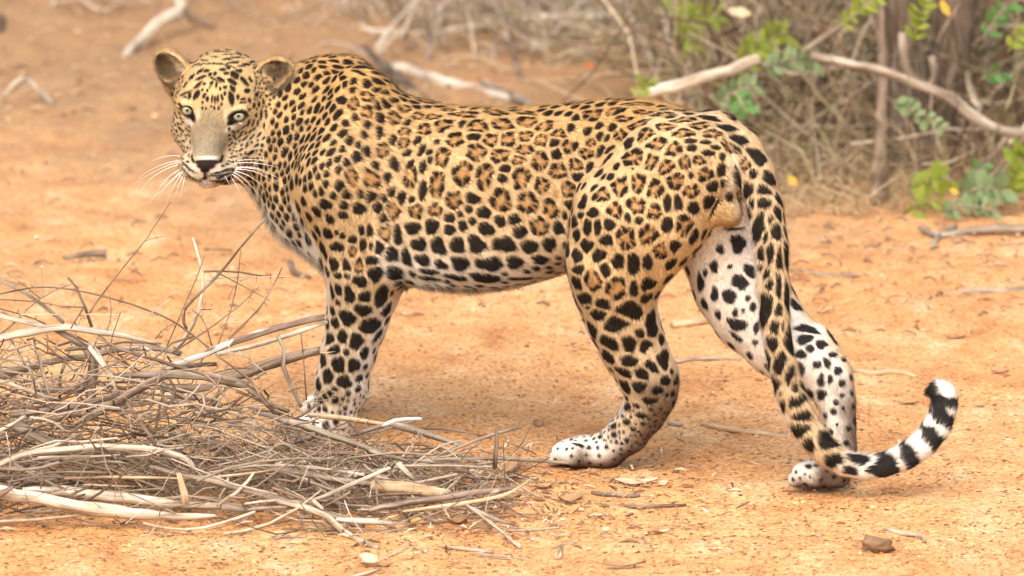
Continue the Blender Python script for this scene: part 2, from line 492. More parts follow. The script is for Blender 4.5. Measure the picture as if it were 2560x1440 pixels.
EAR1 = ear(433, 172, -0.005, 41, 62, -38, 16, 0)
EAR2 = ear(680, 197, 0.022, 52, 67, 54, -10, 0)
cone('ear', hp(455, 218, -0.01), hp(490, 235, 0.0), 30 * m_, 40 * m_, 0.03)
cone('ear', hp(672, 235, 0.0), hp(640, 240, -0.01), 34 * m_, 48 * m_, 0.03)

EYES = [(469, 273, 0.078, 18.0), (597, 287, 0.078, 19.0)]
H_ = 0.0064
LO = np.array([at(380, 700, 0.4)[0] - 0.03, -0.27, -0.012]); HI = np.array([at(2410, 700, -.2)[0] + 0.02, 0.60, 0.80])
def axis_for(i):
    flo = (at(375, 300, YH)[0], YH - 0.20, at(500, 490, YH)[2] - 0.03)[i]
    fhi = (at(740, 300, YH)[0], YH + 0.05, 0.80)[i]
    out = [LO[i]]
    while out[-1] < HI[i]:
        out.append(out[-1] + (0.0032 if flo - 0.003 < out[-1] < fhi else H_))
    return np.array(out)
AXS = [axis_for(i) for i in range(3)]
EYEC = []
def build_field():
    ax = AXS
    n = np.array([len(a) for a in ax])
    D = np.full(n, 0.5, np.float32)
    def apply(fn, lo, hi, k, sub=False):
        s = []
        for i in range(3):
            a = max(0, int(np.searchsorted(ax[i], lo[i] - k - 3 * H_)) - 1); b = min(n[i], int(np.searchsorted(ax[i], hi[i] + k + 3 * H_)) + 1)
            s.append(slice(a, b))
        if any(q.stop <= q.start for q in s): return
        G = np.stack(np.meshgrid(ax[0][s[0]], ax[1][s[1]], ax[2][s[2]], indexing='ij'), -1)
        d = fn(G).astype(np.float32)
        o = D[s[0], s[1], s[2]]
        if sub:
            d = -d
            h = np.maximum(k - np.abs(o - d), 0) / k
            D[s[0], s[1], s[2]] = np.maximum(o, d) + h * h * k * 0.25
        else:
            h = np.maximum(k - np.abs(o - d), 0) / k
            D[s[0], s[1], s[2]] = np.minimum(o, d) - h * h * k * 0.25
    for reg, fn, lo, hi, k in PRIMS:
        apply(fn, lo, hi, k)
    def surf(px, py):                                   # first surface along a sight line
        d = ray(px, py); d = d / np.linalg.norm(d)
        t = np.linspace(11.6, 13.0, 2801)
        Q = CAMN + d * t[:, None]
        ii = [np.clip(np.searchsorted(ax[i], Q[:, i]), 0, n[i] - 1) for i in range(3)]
        k = np.argmax(D[ii[0], ii[1], ii[2]] < 0)
        return Q[k], d
    for (ex, ey, dz, r) in EYES:                         # eye sockets
        s_, d = surf(ex, ey)
        rr = r * m_
        c = s_ + d * rr * 0.50
        EYEC.append((c, rr))
    for c, rr in EYEC:
        apply(lambda P, c=c, rr=rr: np.linalg.norm(P - c, axis=-1) - rr * 1.03, c - rr * 1.03, c + rr * 1.03, 0.004, True)
    # mouth line: a shallow groove under the nose
    def groove(a, b, r):
        def fn(P):
            ba = b - a; pa = P - a
            h = np.clip((pa @ ba) / (ba @ ba), 0, 1)
            return np.linalg.norm(pa - h[..., None] * ba, axis=-1) - r
        apply(fn, np.minimum(a, b) - r, np.maximum(a, b) + r, 0.004, True)
    groove(hp(514, 428, .146), hp(514, 446, .132), 0.0035)
    groove(hp(514, 446, .134), hp(470, 446, .118), 0.004)
    groove(hp(514, 446, .134), hp(565, 452, .118), 0.004)
    # lids
    def lid(a, b, r):
        def fn(P):
            ba = b - a; pa = P - a
            h = np.clip((pa @ ba) / (ba @ ba), 0, 1)
            return np.linalg.norm(pa - h[..., None] * ba, axis=-1) - r
        apply(fn, np.minimum(a, b) - r, np.maximum(a, b) + r, 0.004)
    for (c, rr), s in zip(EYEC, (-1, 1)):
        f = -ray(520, 280); f = f / np.linalg.norm(f)
        inn = -HX * s; up = HZ
        o = c + f * rr * 0.80
        lid(o + inn * rr * 1.15 - up * rr * 0.12, o - inn * rr * 0.25 + up * rr * 0.68, rr * 0.32)
        lid(o - inn * rr * 0.25 + up * rr * 0.68, o - inn * rr * 1.3 + up * rr * 0.30, rr * 0.32)
        lid(o + inn * rr * 0.8 + up * rr * 0.45 - f * rr * .2, o - inn * rr * 0.7 + up * rr * 1.0 - f * rr * .25, rr * 0.42)
        lid(o + inn * rr * 0.9 - up * rr * 0.75 - f * rr * .1, o - inn * rr * 0.5 - up * rr * 1.15 - f * rr * .1, rr * 0.30)
    return D, n
def surface_nets(D, n):
    ins = D < 0
    c = np.zeros(np.array(n) - 1, np.uint8)
    offs = [(x, y, z) for x in (0, 1) for y in (0, 1) for z in (0, 1)]
    for (x, y, z) in offs:
        c += ins[x:n[0] - 1 + x, y:n[1] - 1 + y, z:n[2] - 1 + z]
    I = np.argwhere((c > 0) & (c < 8))
    vid = np.full(c.shape, -1, np.int64); vid[I[:, 0], I[:, 1], I[:, 2]] = np.arange(len(I))
    val = {o: D[I[:, 0] + o[0], I[:, 1] + o[1], I[:, 2] + o[2]] for o in offs}
    acc = np.zeros((len(I), 3)); cnt = np.zeros(len(I))
    for o in offs:
        for a in range(3):
            if o[a] == 0:
                p = list(o); p[a] = 1; p = tuple(p)
                va, vb = val[o], val[p]
                cr = (va < 0) != (vb < 0)
                t = np.where(cr, va / np.where(cr, va - vb, 1), 0)
                pt = np.tile(np.array(o, float), (len(I), 1)); pt[:, a] += t
                acc += np.where(cr[:, None], pt, 0); cnt += cr
    ip = I + acc / cnt[:, None]
    V = np.stack([np.interp(ip[:, i], np.arange(n[i]), AXS[i]) for i in range(3)], 1)
    F = []
    for a in range(3):
        b, d = (a + 1) % 3, (a + 2) % 3
        s0 = [slice(None)] * 3; s1 = [slice(None)] * 3
        s0[a] = slice(0, n[a] - 1); s1[a] = slice(1, n[a])
        A, B = ins[tuple(s0)], ins[tuple(s1)]
        E = np.argwhere(A != B)
        E = E[(E[:, b] > 0) & (E[:, d] > 0) & (E[:, b] < n[b] - 1) & (E[:, d] < n[d] - 1)]
        flip = A[E[:, 0], E[:, 1], E[:, 2]]
        def g(ob, od):
            q = E.copy(); q[:, b] -= ob; q[:, d] -= od
            return vid[q[:, 0], q[:, 1], q[:, 2]]
        q = np.stack([g(1, 1), g(0, 1), g(0, 0), g(1, 0)], 1)
        q[~flip] = q[~flip][:, ::-1]
        F.append(q)
    return V, np.concatenate(F)
# ---- spots read off the photograph: (origin x, origin y, zoom), then x,y,r[,ry[,angle]] ; '*' marks an open rosette
Z1 = (320, 80, 3.429); Z2 = (620, 100, 2.3225); Z3 = (1300, 220, 2.4825); Z4 = (640, 560, 2.571); Z5 = (1300, 640, 2.5714); Z6 = (1640, 540, 2.0)
T_FLANK = """1070,445,30* 985,440,24,34* 1165,405,40,22* 1255,430,55,34* 1425,415,70,28* 1590,415,70,26* 1130,490,36,45* 1330,500,55,44* 1475,490,55,42* 1620,475,55,40* 1715,500,45,38*
1200,580,38,50* 1310,560,30,26 1410,580,40,44* 1505,575,42,50* 1610,560,40,36* 1700,580,36,40* 1780,590,26,32 1325,650,52,54* 1465,670,52,44* 1605,635,42,36* 1565,695,40,26* 1695,700,46,56* 1790,660,26,34
1020,520,28,40* 1095,590,13,18 1050,650,16,20 1008,640,18,36 1052,695,18,24 1125,680,38,66* 1245,770,50,72* 1370,790,46,72* 1490,745,28,26 1585,800,52,60* 1475,800,26,26 1800,760,48,52* 1705,845,44,44* 1800,870,34,46*
1095,830,44,78* 940,780,36,76* 1015,730,20,46 1015,870,24,60 1195,930,46,54* 1300,920,40,32 1280,980,24,22 1365,1000,40,34 1465,930,60,64* 1620,940,60,62* 1755,980,46,54* 1085,985,38,40* 970,990,42,44* 950,930,20,26
1170,1030,32,28 1170,1100,34,28 1245,1075,26,34 1300,1050,24,24 1065,1080,36,44 955,1090,44,36 1380,1095,46,38 1460,1050,32,34 1545,1045,36,34 1575,1110,44,40 1690,1080,56,56* 1800,1090,30,40
990,1185,40,40 1100,1190,42,50 1215,1190,46,44 1320,1185,50,48 1485,1185,60,48 1630,1200,44,46 1745,1185,36,44 1010,1275,42,34 1120,1305,36,28 1230,1295,52,42 1395,1300,74,42 1545,1290,44,42 1690,1275,42,34 1050,1345,44,20 1050,1385,55,18 1210,1378,55,24 1380,1385,76,40 1570,1388,60,26
905,530,26,34* 845,450,28,48* 765,450,24,40 910,395,26,36* 840,350,26,20 795,370,20,38 755,380,18,36 690,325,32,38* 745,290,24,18 790,300,22,14 690,420,30,50* 610,370,26,48* 540,350,26,28 760,530,16,48 785,545,16,48 840,580,20,34 900,600,30,50* 915,650,26,26 690,480,18,40
665,155,40,32,30 580,130,30,22,30 500,122,28,14 425,127,28,12 525,157,34,12 745,190,22,16,30 750,235,26,22,30 805,235,22,14,30 640,185,34,12,30 860,300,24,12,30 430,155,20,12 505,185,24,12 550,220,26,16 455,192,20,14"""
T_HIP = """455,165,62,50* 565,150,50,44,-40* 740,98,74,26* 640,190,34,26* 770,152,44,24* 900,165,64,40* 1015,195,50,36* 735,225,52,34,-40* 785,285,38,62,30* 895,240,48,36* 1055,140,50,16 1165,185,48,22,20 1115,235,42,34* 1190,280,50,34* 1010,275,50,36* 1275,245,48,26,20 1350,315,54,30,20 1300,360,62,32,35* 1465,425,56,44,50 1400,465,38,48* 1545,560,32,58,-20 1445,530,24,32
850,345,60,46* 950,375,50,46* 1060,328,32,18 1065,370,28,24 1150,335,28,16 1210,370,30,18 1170,400,36,24 1255,425,20,24 700,430,56,56* 675,345,30,36,30 815,455,48,50* 905,490,56,46* 1025,460,36,48* 1110,450,40,32* 1250,512,28,46 1350,555,24,76,-8 1150,535,46,46* 1060,540,18,22 965,575,58,56* 620,610,52,68* 735,590,54,60* 835,625,60,56* 1060,640,48,46* 1195,610,40,34 1175,705,32,46
510,660,50,46* 590,760,46,56* 720,735,66,60* 830,765,48,50* 915,712,28,52 980,710,28,48,-15 1075,745,34,44,-30 450,775,32,30 555,838,36,40 420,860,28,46 480,860,26,46 670,790,22,44 735,815,26,28 915,845,42,42 1020,850,56,68* 655,930,62,74* 795,910,60,66* 535,945,38,34 415,980,40,42 350,910,24,36 292,1005,26,46 355,1040,30,44 485,1035,44,38 610,1075,42,46 705,1085,46,70 785,1080,34,54 880,1005,52,60* 950,985,44,44
150,235,42,34* 235,285,38,32* 140,330,40,38* 35,300,45,44* 125,460,52,68* 40,385,35,34 225,410,26,32 300,360,42,46* 410,405,36,40* 240,520,60,52* 345,480,46,42* 20,560,48,60* 355,545,34,30 135,605,46,44* 285,630,72,56* 45,710,56,66* 190,745,50,56* 310,720,28,32 110,850,56,54 240,860,28,60 60,980,46,48 180,975,34,40
440,340,26,34* 490,300,16,32 540,310,14,26 620,290,34,42* 500,390,18,42 555,380,24,18,-45 545,435,28,16,-60 430,490,18,38 490,530,16,36,25 600,485,16,26 560,550,22,26 460,620,14,30,25 520,550,12,24 395,605,14,26 385,720,24,54,15 335,830,26,40 375,780,20,30 700,500,8,8"""
T_FORE = """460,60,27,36 520,55,14,16 555,75,18,22 620,100,28,26 520,145,38,28 620,172,26,32* 690,130,26,40 740,140,18,24 790,150,34,40 680,40,20,32 725,42,22,40 830,60,34,54* 905,70,28,58 872,192,40,48 962,215,30,52 432,165,18,56 375,72,16,30 395,40,14,36 500,265,28,44 580,275,26,40 580,325,20,22 662,270,26,46* 745,240,36,34 770,315,48,54 525,328,26,20 880,320,46,62 668,367,42,36 915,385,14,44 530,425,24,38 597,455,36,54 525,502,15,18 805,470,42,78 700,475,40,46 688,545,52,46 490,435,14,46 872,445,10,24 840,550,22,46 490,558,16,30 588,603,48,50 507,632,26,32 742,655,60,54 785,712,16,48,30 560,725,32,44 643,755,46,54 472,745,24,40 500,805,38,34 695,825,24,48 760,812,8,20 530,900,44,58,25 627,905,42,46 428,880,28,42 460,970,34,46 565,1015,44,40 398,1030,20,36 665,990,20,24 470,1085,30,26 445,1100,18,34 510,1127,22,28 592,1090,16,20 555,1122,12,16 412,1135,20,20 340,1172,10,20 442,1187,16,18 405,1187,12,18 573,1182,12,16 540,1205,14,14 450,1300,20,32 515,1270,18,22 715,970,12,18 420,780,10,26 392,935,10,28 500,1060,24,16"""
T_HINDL = """290,60,22,50 370,90,40,30,-25 360,165,28,50 470,155,52,70* 545,95,34,46 620,205,70,68* 640,30,40,46 730,205,42,50 812,185,48,44 715,70,34,50 808,62,34,50 810,272,32,40 415,280,42,46 435,325,18,24 525,310,44,40 500,372,46,48 362,300,12,60,-20 710,345,68,60 615,430,62,56 848,455,42,88,-15 780,500,34,38 812,560,42,46 570,560,60,46,25 705,560,52,50 463,478,26,56,-25 562,650,28,48,-30 922,665,36,60,-10 700,675,48,34 850,712,52,32,30 786,752,44,36,25 660,745,40,32,25 675,838,26,48,-15 760,840,40,38 885,862,32,28 935,802,32,28 1005,797,20,26,-20 835,930,44,20 945,890,12,14 685,970,30,22,-20 745,962,20,18 776,1022,32,18 840,987,14,12 685,1065,22,20 602,1090,22,18,-20 727,1110,18,18 660,1030,14,10 605,1147,18,18 790,1077,16,14 865,1020,10,10 905,980,10,10 515,1160,14,16 545,1182,12,9 620,1195,11,13 685,1182,18,16 555,1226,12,15 500,1230,9,11 440,1231,15,13 380,1215,24,13,30 330,1180,14,11 335,1235,7,9 300,1240,8,11 275,1195,8,10 665,1132,9,10 600,1250,8,9 740,1150,9,9 250,1195,6,12 820,1080,8,8 760,1130,10,10 640,1170,7,7 830,1050,9,9"""
T_HINDR = """410,138,32,50,-10 320,165,20,25 290,252,22,30 370,252,15,12,-30 470,280,32,40,30 425,325,38,44,30 222,330,18,44,-15 292,390,20,36 366,400,32,36 245,285,12,22 155,310,26,34 460,410,14,16 485,455,16,24 395,485,16,24 400,540,44,34,15 435,472,9,14 505,552,16,34 240,440,18,30 400,602,28,18,25 495,630,15,14 724,690,26,22 745,615,26,34,-25 770,660,20,26,-25 757,566,36,28,20 825,640,24,26 885,692,18,16 940,716,18,15 910,772,20,22 805,742,24,20 716,762,26,34 855,735,16,32,-20 870,815,15,24 825,820,18,36 826,892,24,28 929,835,18,20 735,850,28,24,30 765,885,18,30,-30 930,897,13,14 900,932,14,17 886,976,17,17 845,995,10,15 905,1042,9,10 871,1082,16,18 845,1050,8,12 765,1251,13,14 800,1247,11,11 700,445,24,36,-25 190,100,24,40 95,300,28,30 700,1280,6,9 720,1310,6,9 745,1290,5,8 770,1305,5,6 855,1275,6,7 935,960,9,10"""
T_TAIL6 = """520,50,26,70,5 545,100,14,30 560,15,20,30 598,72,22,40 640,10,16,40 656,70,14,50 525,200,16,44 578,185,26,46 612,205,20,50 652,200,14,56 522,245,12,24 552,292,14,28 575,335,24,30 612,345,22,54 655,400,15,70 548,460,28,66 607,475,20,36 600,550,28,44 635,560,20,40 560,705,14,50 580,640,28,46 662,605,22,62 618,735,28,60 662,795,24,48 600,850,22,50 630,930,18,50 620,890,20,40 700,930,44,52 695,870,20,50 715,985,40,44 720,1070,46,36,25 765,1130,28,46,-25 850,1130,50,40,30 900,1215,58,36,35 950,1260,44,26,30 1000,1215,52,26,15 1130,1255,62,42"""
T_TAIL3 = """1205,745,9,62,22 1330,872,56,7 1255,590,12,26 1412,640,30,50 1435,705,22,36 1515,640,40,44 1512,700,42,44 1545,810,26,42 1590,892,26,48 1475,860,28,70 1508,905,24,50 1610,775,24,58,-10 1648,890,16,50 1415,760,20,44 1575,1035,42,74 1500,1085,20,70 1652,1070,16,80 1525,1155,22,36 1570,1200,34,54 1600,1250,26,50 1530,1340,32,60 1600,1385,24,44 1555,545,30,60,-20 1610,700,16,46,-12"""
T_FACE = """800,170,40,18,-15 945,165,50,14 740,215,22,13 865,195,30,11,10 850,235,24,17 940,220,36,12,20 1010,200,36,16,20 1095,205,26,36,-20 650,245,32,10,-10 580,285,28,14,-45 630,282,22,14,-30 775,275,92,11,5 855,305,12,28 900,265,32,15 975,295,22,11,10 1015,280,28,15,10 1065,260,34,13,10 605,215,18,11 680,195,24,9 545,390,15,34,25 618,340,13,40,25 670,335,18,20 625,395,28,16,-35 490,455,13,30,10 600,460,13,44,40 650,447,14,14 810,325,17,20 845,357,16,18 912,370,22,42,-10 950,335,20,20 892,428,28,24,40 995,425,15,46,-25 1050,412,12,24 735,405,44,9,30 795,410,28,16,40 700,370,10,28 745,360,9,22 715,445,10,30,10 758,455,8,30 700,475,8,16 830,477,15,16 895,490,16,34,-20 1020,507,20,20 790,490,9,14 680,503,9,16 655,547,12,26,25 635,502,10,16,25 680,577,13,22 720,575,8,32 745,585,8,32 770,575,8,30 806,562,10,26,-15 830,532,11,18 588,540,20,44,25 490,530,50,10,-28 530,545,12,34,-20 490,560,14,9 885,570,22,56,-5 940,560,12,22 985,578,22,10 985,606,26,7 1040,592,12,22,-20 1080,632,13,22 1120,622,11,22 1160,605,9,28 640,607,10,12 638,657,9,13 668,657,7,9 715,640,6,9 740,655,7,14 776,655,9,13 802,622,9,14 1100,542,15,20 385,540,12,20 430,520,7,34,20 380,600,7,18 375,665,8,36 412,715,26,10,30 430,788,11,13 448,830,22,12,20 470,775,14,8
1140,712,10,44 1095,717,9,20 1182,705,10,38 1070,782,8,34 1030,780,8,34 1110,782,8,28 1165,802,9,24 985,818,24,6,-40 1050,850,28,6,-50 900,865,24,6,45 912,905,28,6,45 955,895,22,5,-40 1000,912,28,6,-45 1060,902,28,7,-45 1120,882,28,8,-50 1160,912,18,8,-50 1015,972,8,28,20 962,1012,20,7,-30 1100,972,24,9,-35 890,952,13,6,30 906,988,9,5 1050,1035,34,14,-30 910,1067,13,9 880,1077,9,9 940,850,16,6,-40 1080,830,8,20,20 970,865,18,5,-40
400,690,9,20 396,760,9,20 420,850,12,14 455,890,16,8,-30 442,940,10,8 500,830,12,7,-30 456,742,14,8 445,700,9,12 410,800,8,12 470,862,28,7,-40 500,892,10,6 480,937,14,5 470,1030,8,9 487,1052,8,9 450,985,8,6 465,1080,24,8,20 515,1112,14,7 505,1152,58,7,18 490,1188,44,8,25 515,1222,40,10,35 540,1250,26,9,30 812,1146,13,8 850,1131,15,9 895,1113,15,8 930,1106,9,7 820,1190,72,7,-8 885,1182,36,10,-5 810,1226,92,7,-3 850,1262,50,20,-22 830,1290,30,16,-20 790,1245,30,6,-8"""

def parse(txt, Z):
    out = []
    for tok in txt.split():
        ros = tok.endswith('*')
        f = [float(q) for q in tok.rstrip('*').split(',')]
        r = f[2]; ry = f[3] if len(f) > 3 else r; an = f[4] if len(f) > 4 else 0.0
        out.append((Z[0] + f[0] / Z[2], Z[1] + f[1] / Z[2], r / Z[2], ry / Z[2], an, ros))
    return out
def sstep(a, b, x):
    t = np.clip((x - a) / (b - a), 0, 1)
    return t * t * (3 - 2 * t)
def lerp(a, b, t):
    return a + (np.array(b) - a) * t[..., None]

def build_leopard():
    rng = np.random.default_rng(7)
    D, n = build_field()
    V, F = surface_nets(D, n)
    del D
    def edges_of(F):
        e = np.concatenate([F[:, [0, 1]], F[:, [1, 2]], F[:, [2, 3]], F[:, [3, 0]]])
        e.sort(axis=1)
        key = e[:, 0] * (1 << 32) + e[:, 1]
        u, inv = np.unique(key, return_inverse=True)
        return np.stack([u >> 32, u & 0xffffffff], 1), inv.reshape(4, -1).T
    def relax(V, E, it, f):
        dg = np.bincount(E.ravel(), minlength=len(V)).astype(float)[:, None]
        for _ in range(it):
            S = np.stack([np.bincount(E[:, 0], V[E[:, 1], k], len(V)) + np.bincount(E[:, 1], V[E[:, 0], k], len(V)) for k in range(3)], 1)
            V = V + f * (S / dg - V)
        return V
    E, FE = edges_of(F)
    V = relax(V, E, 2, 0.5)
    n0, ne, nf = len(V), len(E), len(F)
    V = np.concatenate([V, (V[E[:, 0]] + V[E[:, 1]]) / 2, V[F].mean(1)])
    FE = FE + n0; fc = np.arange(nf) + n0 + ne
    F = np.concatenate([np.stack([F[:, i], FE[:, i], fc, FE[:, i - 1]], 1) for i in range(4)])
    E, _ = edges_of(F)
    V = relax(V, E, 4, 0.5)
    V[:, 2] += 0.0022 * fbm(V, 11, 2, 61); V[:, 1] += 0.0045 * fbm(V, 13, 2, 62) * sstep(0.10, 0.25, V[:, 2]) * sstep(-0.50, -0.42, V[:, 0])
    me = bpy.data.meshes.new('body')
    nv = len(V)
    me.vertices.add(nv); me.vertices.foreach_set('co', V.astype(np.float32).ravel())
    me.loops.add(len(F) * 4); me.loops.foreach_set('vertex_index', F.astype(np.int32).ravel())
    me.polygons.add(len(F)); me.polygons.foreach_set('loop_start', np.arange(0, len(F) * 4, 4, dtype=np.int32))
    me.update(calc_edges=True)
    # keep the soles on the ground
    V[:, 2] = np.maximum(V[:, 2], -0.004)
    me.vertices.foreach_set('co', V.astype(np.float32).ravel()); me.update()
    me.polygons.foreach_set('use_smooth', [True] * len(me.polygons))
    N = np.empty(nv * 3, np.float32); me.vertex_normals.foreach_get('vector', N); N = N.reshape(-1, 3).astype(np.float64)
    # region of every vertex
    regs = ['trunk', 'neck', 'fore', 'hind', 'hindr', 'scrotum', 'tail', 'head', 'ear']
    RD = np.full((len(regs), nv), 9.0)
    for reg, fn, lo, hi, k in PRIMS:
        sel = np.all((V > lo - 0.05) & (V < hi + 0.05), axis=1)
        i = regs.index(reg)
        RD[i, sel] = np.minimum(RD[i, sel], fn(V[sel]))
    RD[regs.index('scrotum')] += 0.005
    REG = RD.argmin(0)
    is_ = lambda nme: REG == regs.index(nme)
    # projected pixel of every vertex: only used to carry measured places over to the surface
    q = V - CAMN
    dep = q[:, 1] * CP - q[:, 2] * SP
    PX = 1280 + FPX * q[:, 0] / dep
    PY = 720 - FPX * (q[:, 1] * SP + q[:, 2] * CP) / dep
    # ---- ground colour of the coat
    BUFF = np.array((0.580, 0.405, 0.208)); BACK = np.array((0.520, 0.315, 0.120)); CREAM = np.array((0.650, 0.510, 0.330)); WHITE = np.array((0.760, 0.705, 0.625))
    C = np.tile(BUFF, (nv, 1))
    def mixm(mask, col, t):
        ix = np.where(mask & (t > 0.002))[0]
        C[ix] += (np.array(col) - C[ix]) * t[ix, None]
    nb = N @ HD; nr = N @ RT; nz = N[:, 2]
    trunkish = is_('trunk') | is_('neck')
    t = sstep(0.50, 0.68, V[:, 2]); mixm(trunkish, BACK, t)
    t = sstep(0.50, 0.36, V[:, 2]) * 0.85; mixm(trunkish, CREAM, t)
    t = sstep(0.41, 0.30, V[:, 2]) * 0.85; mixm(is_('trunk'), WHITE, t)
    t = sstep(0.55, -0.15, nz) * sstep(0.38, 0.28, V[:, 2]); mixm(trunkish, WHITE, t)
    thr = sstep(0.38, 0.68, nb * 0.72 - nz * 0.62 + 0.12 * fbm(V, 30, 2, 4)) * sstep(0.62, 0.52, V[:, 2])
    mixm((is_('neck') | (trunkish & (PX < 900))), WHITE, thr)
    legs = is_('fore') | is_('hind')
    t = sstep(0.42, 0.15, V[:, 2]); mixm(legs, CREAM, t)
    t = np.maximum(sstep(0.45, 0.85, nb), sstep(0.0, 0.5, nr)) * sstep(0.42, 0.30, V[:, 2]); mixm(legs, WHITE, t)
    t = sstep(0.55, 0.9, -nb) * sstep(0.30, 0.24, V[:, 2]) ; mixm(is_('fore'), WHITE, t)
    t = sstep(0.09, 0.04, V[:, 2]) * 0.85; mixm((legs | is_('hindr')), WHITE, t)
    rr = is_('hindr')
    t = sstep(0.15, -0.15, nr - 0.2 * nb); mixm(rr, CREAM, np.full(nv, 0.6)); mixm(rr, WHITE, t * 0.8)
    # brown-grey heels
    heel = sstep(0.10, 0.70, -nb - 0.35 * nz) * sstep(0.22, 0.14, V[:, 2])
    mixm((is_('hind') | rr), (0.13, 0.082, 0.052), heel * 0.88)
    sole = sstep(-0.35, -0.8, nz) * sstep(0.07, 0.03, V[:, 2])
    mixm((legs | rr), (0.10, 0.06, 0.045), sole)
    tl = is_('tail')
    TW = np.array([w[0] for w in TAILW]); 
    tpar = np.zeros(nv); ti = np.where(tl)[0]
    d2 = ((V[ti][:, None, :] - TW[None]) ** 2).sum(-1); tpar[ti] = d2.argmin(1)
    t = sstep(0.05, 0.55, nb + 0.25 * nr) ; mixm(tl, 0.5 * BUFF + 0.5 * CREAM, np.ones(nv)); mixm(tl, WHITE, t)
    t = sstep(12, 14, tpar); mixm(tl, WHITE, t * 0.9)
    C[is_('scrotum')] = (0.46, 0.30, 0.13)
    hd = is_('head')
    mixm(hd, (0.56, 0.385, 0.18), np.ones(nv)); mixm(hd, CREAM, sstep(0.62, 0.50, V[:, 2]))
    # head blends to neck
    e = is_('ear')
    for (c, A, rad), s in ((EAR1, 1), (EAR2, -1)):
        ix = np.where(e & (np.linalg.norm(V - c, axis=1) < rad.max() * 1.15))[0]
        Ve, Ne = V[ix], N[ix]
        ql = (Ve - c) @ A.T / rad
        rim = np.sqrt(ql[:, 0] ** 2 + ql[:, 2] ** 2)
        inner = sstep(0.2, 0.5, Ne @ A[1]) * sstep(1.0, 0.8, rim)
        base = np.tile(np.array((0.38, 0.235, 0.105)), (len(ix), 1))
        pale = sstep(-0.15, 0.55, 0.8 * fbm(Ve, 90, 2, 9) + 0.75 * ql[:, 0] * s - 0.2)
        inn = lerp(np.tile(np.array((0.10, 0.065, 0.035)), (len(ix), 1)), (0.56, 0.44, 0.27), pale)
        cc = base + (inn - base) * inner[:, None]
        cc = lerp(cc, (0.03, 0.022, 0.018), sstep(0.0, 0.5, -(Ne @ A[1])) * sstep(0.3, -0.2, ql[:, 2]))
        C[ix] = cc
    # soften the joins between regions
    deg = np.bincount(E.ravel(), minlength=nv).astype(float)
    keepc = C[e].copy()
    for _ in range(14):
        S = np.stack([np.bincount(E[:, 0], C[E[:, 1], k], nv) + np.bincount(E[:, 1], C[E[:, 0], k], nv) for k in range(3)], 1)
        C = 0.3 * C + 0.7 * S / deg[:, None]
    C[e] = 0.7 * keepc + 0.3 * C[e]
    # ---- spots
    bvh = BVHTree.FromPolygons(V.tolist(), F.tolist())
    order = np.argsort(V[:, 0]); XS = V[order, 0]
    dark = np.zeros(nv); tawn = np.zeros(nv)
    wob = fbm(V, 140, 2, 21) * 0.12 + vnoise(V, 420, 33) * 0.05
    seeds_c, seeds_r = [], []
    def near(c, rad):
        i0, i1 = np.searchsorted(XS, c[0] - rad), np.searchsorted(XS, c[0] + rad)
        idx = order[i0:i1]
        d = V[idx] - c
        ok = (d * d).sum(1) < rad * rad
        return idx[ok], d[ok]
    def frame(nn, upv):
        t2 = upv - nn * np.dot(upv, nn)
        t2 /= np.linalg.norm(t2) + 1e-9
        return np.cross(t2, nn), t2
    SPOTS = []
    def spot(c, nn, rx, ry, ang, ros, upv=UP, lob=1.0, gap=None, hol=0.44):
        s = math.sqrt(rx * ry)
        SPOTS.append((c, nn, rx, ry, ang, ros, upv, lob, gap if gap is not None else min(0.0062, max(0.0022, 0.36 * s)), hol))
    GROW = 1.19
    def paint_spots():
        best = np.full(nv, 9.0); second = np.full(nv, 9.0); who = np.full(nv, -1)
        cache = []
        for j, (c, nn, rx, ry, ang, ros, upv, lob, gap, hol) in enumerate(SPOTS):
            idx, d = near(c, max(rx, ry) * GROW * 1.5 + 0.012)
            ok = (N[idx] @ nn) > 0.05
            idx, d = idx[ok], d[ok]
            t1, t2 = frame(nn, upv)
            a_ = R(ang); x = d @ t1; y = d @ t2
            xr = x * math.cos(a_) - y * math.sin(a_); yr = x * math.sin(a_) + y * math.cos(a_)
            e = np.sqrt((xr / rx) ** 2 + (yr / ry) ** 2)
            dist = (e - 1) * math.sqrt(rx * ry)
            cache.append((idx, xr, yr, e))
            bt = best[idx]; sd = second[idx]
            better = dist < bt
            second[idx] = np.where(better, bt, np.minimum(sd, dist))
            best[idx] = np.where(better, dist, bt); who[idx] = np.where(better, j, who[idx])
        edge = (second - best) * 0.5
        for j, (c, nn, rx, ry, ang, ros, upv, lob, gap, hol) in enumerate(SPOTS):
            idx, xr, yr, e = cache[j]
            m = who[idx] == j
            idx, xr, yr, e = idx[m], xr[m], yr[m], e[m]
            if not len(idx): continue
            p = rng.uniform(0, 6.28, 4)
            an = np.arctan2(yr / ry, xr / rx)
            big = lob * min(1.0, max(rx, ry) / 0.016)
            out = GROW * (1 + big * (0.10 * np.sin(2 * an + p[0]) + 0.13 * np.sin(3 * an + p[1]) + 0.07 * np.sin(5 * an + p[2])))
            qv = e / out + wob[idx] * (1.0 if big > 0.5 else 0.5)
            soft = min(0.35, 0.0016 / max(rx, 1e-4) + 0.05)
            k = sstep(1 + soft * 0.6, 1 - soft, qv)
            if gap > 0:
                k = k * sstep(gap * 0.5 - 0.0012, gap * 0.5 + 0.0012, edge[idx] + wob[idx] * gap * 1.3)
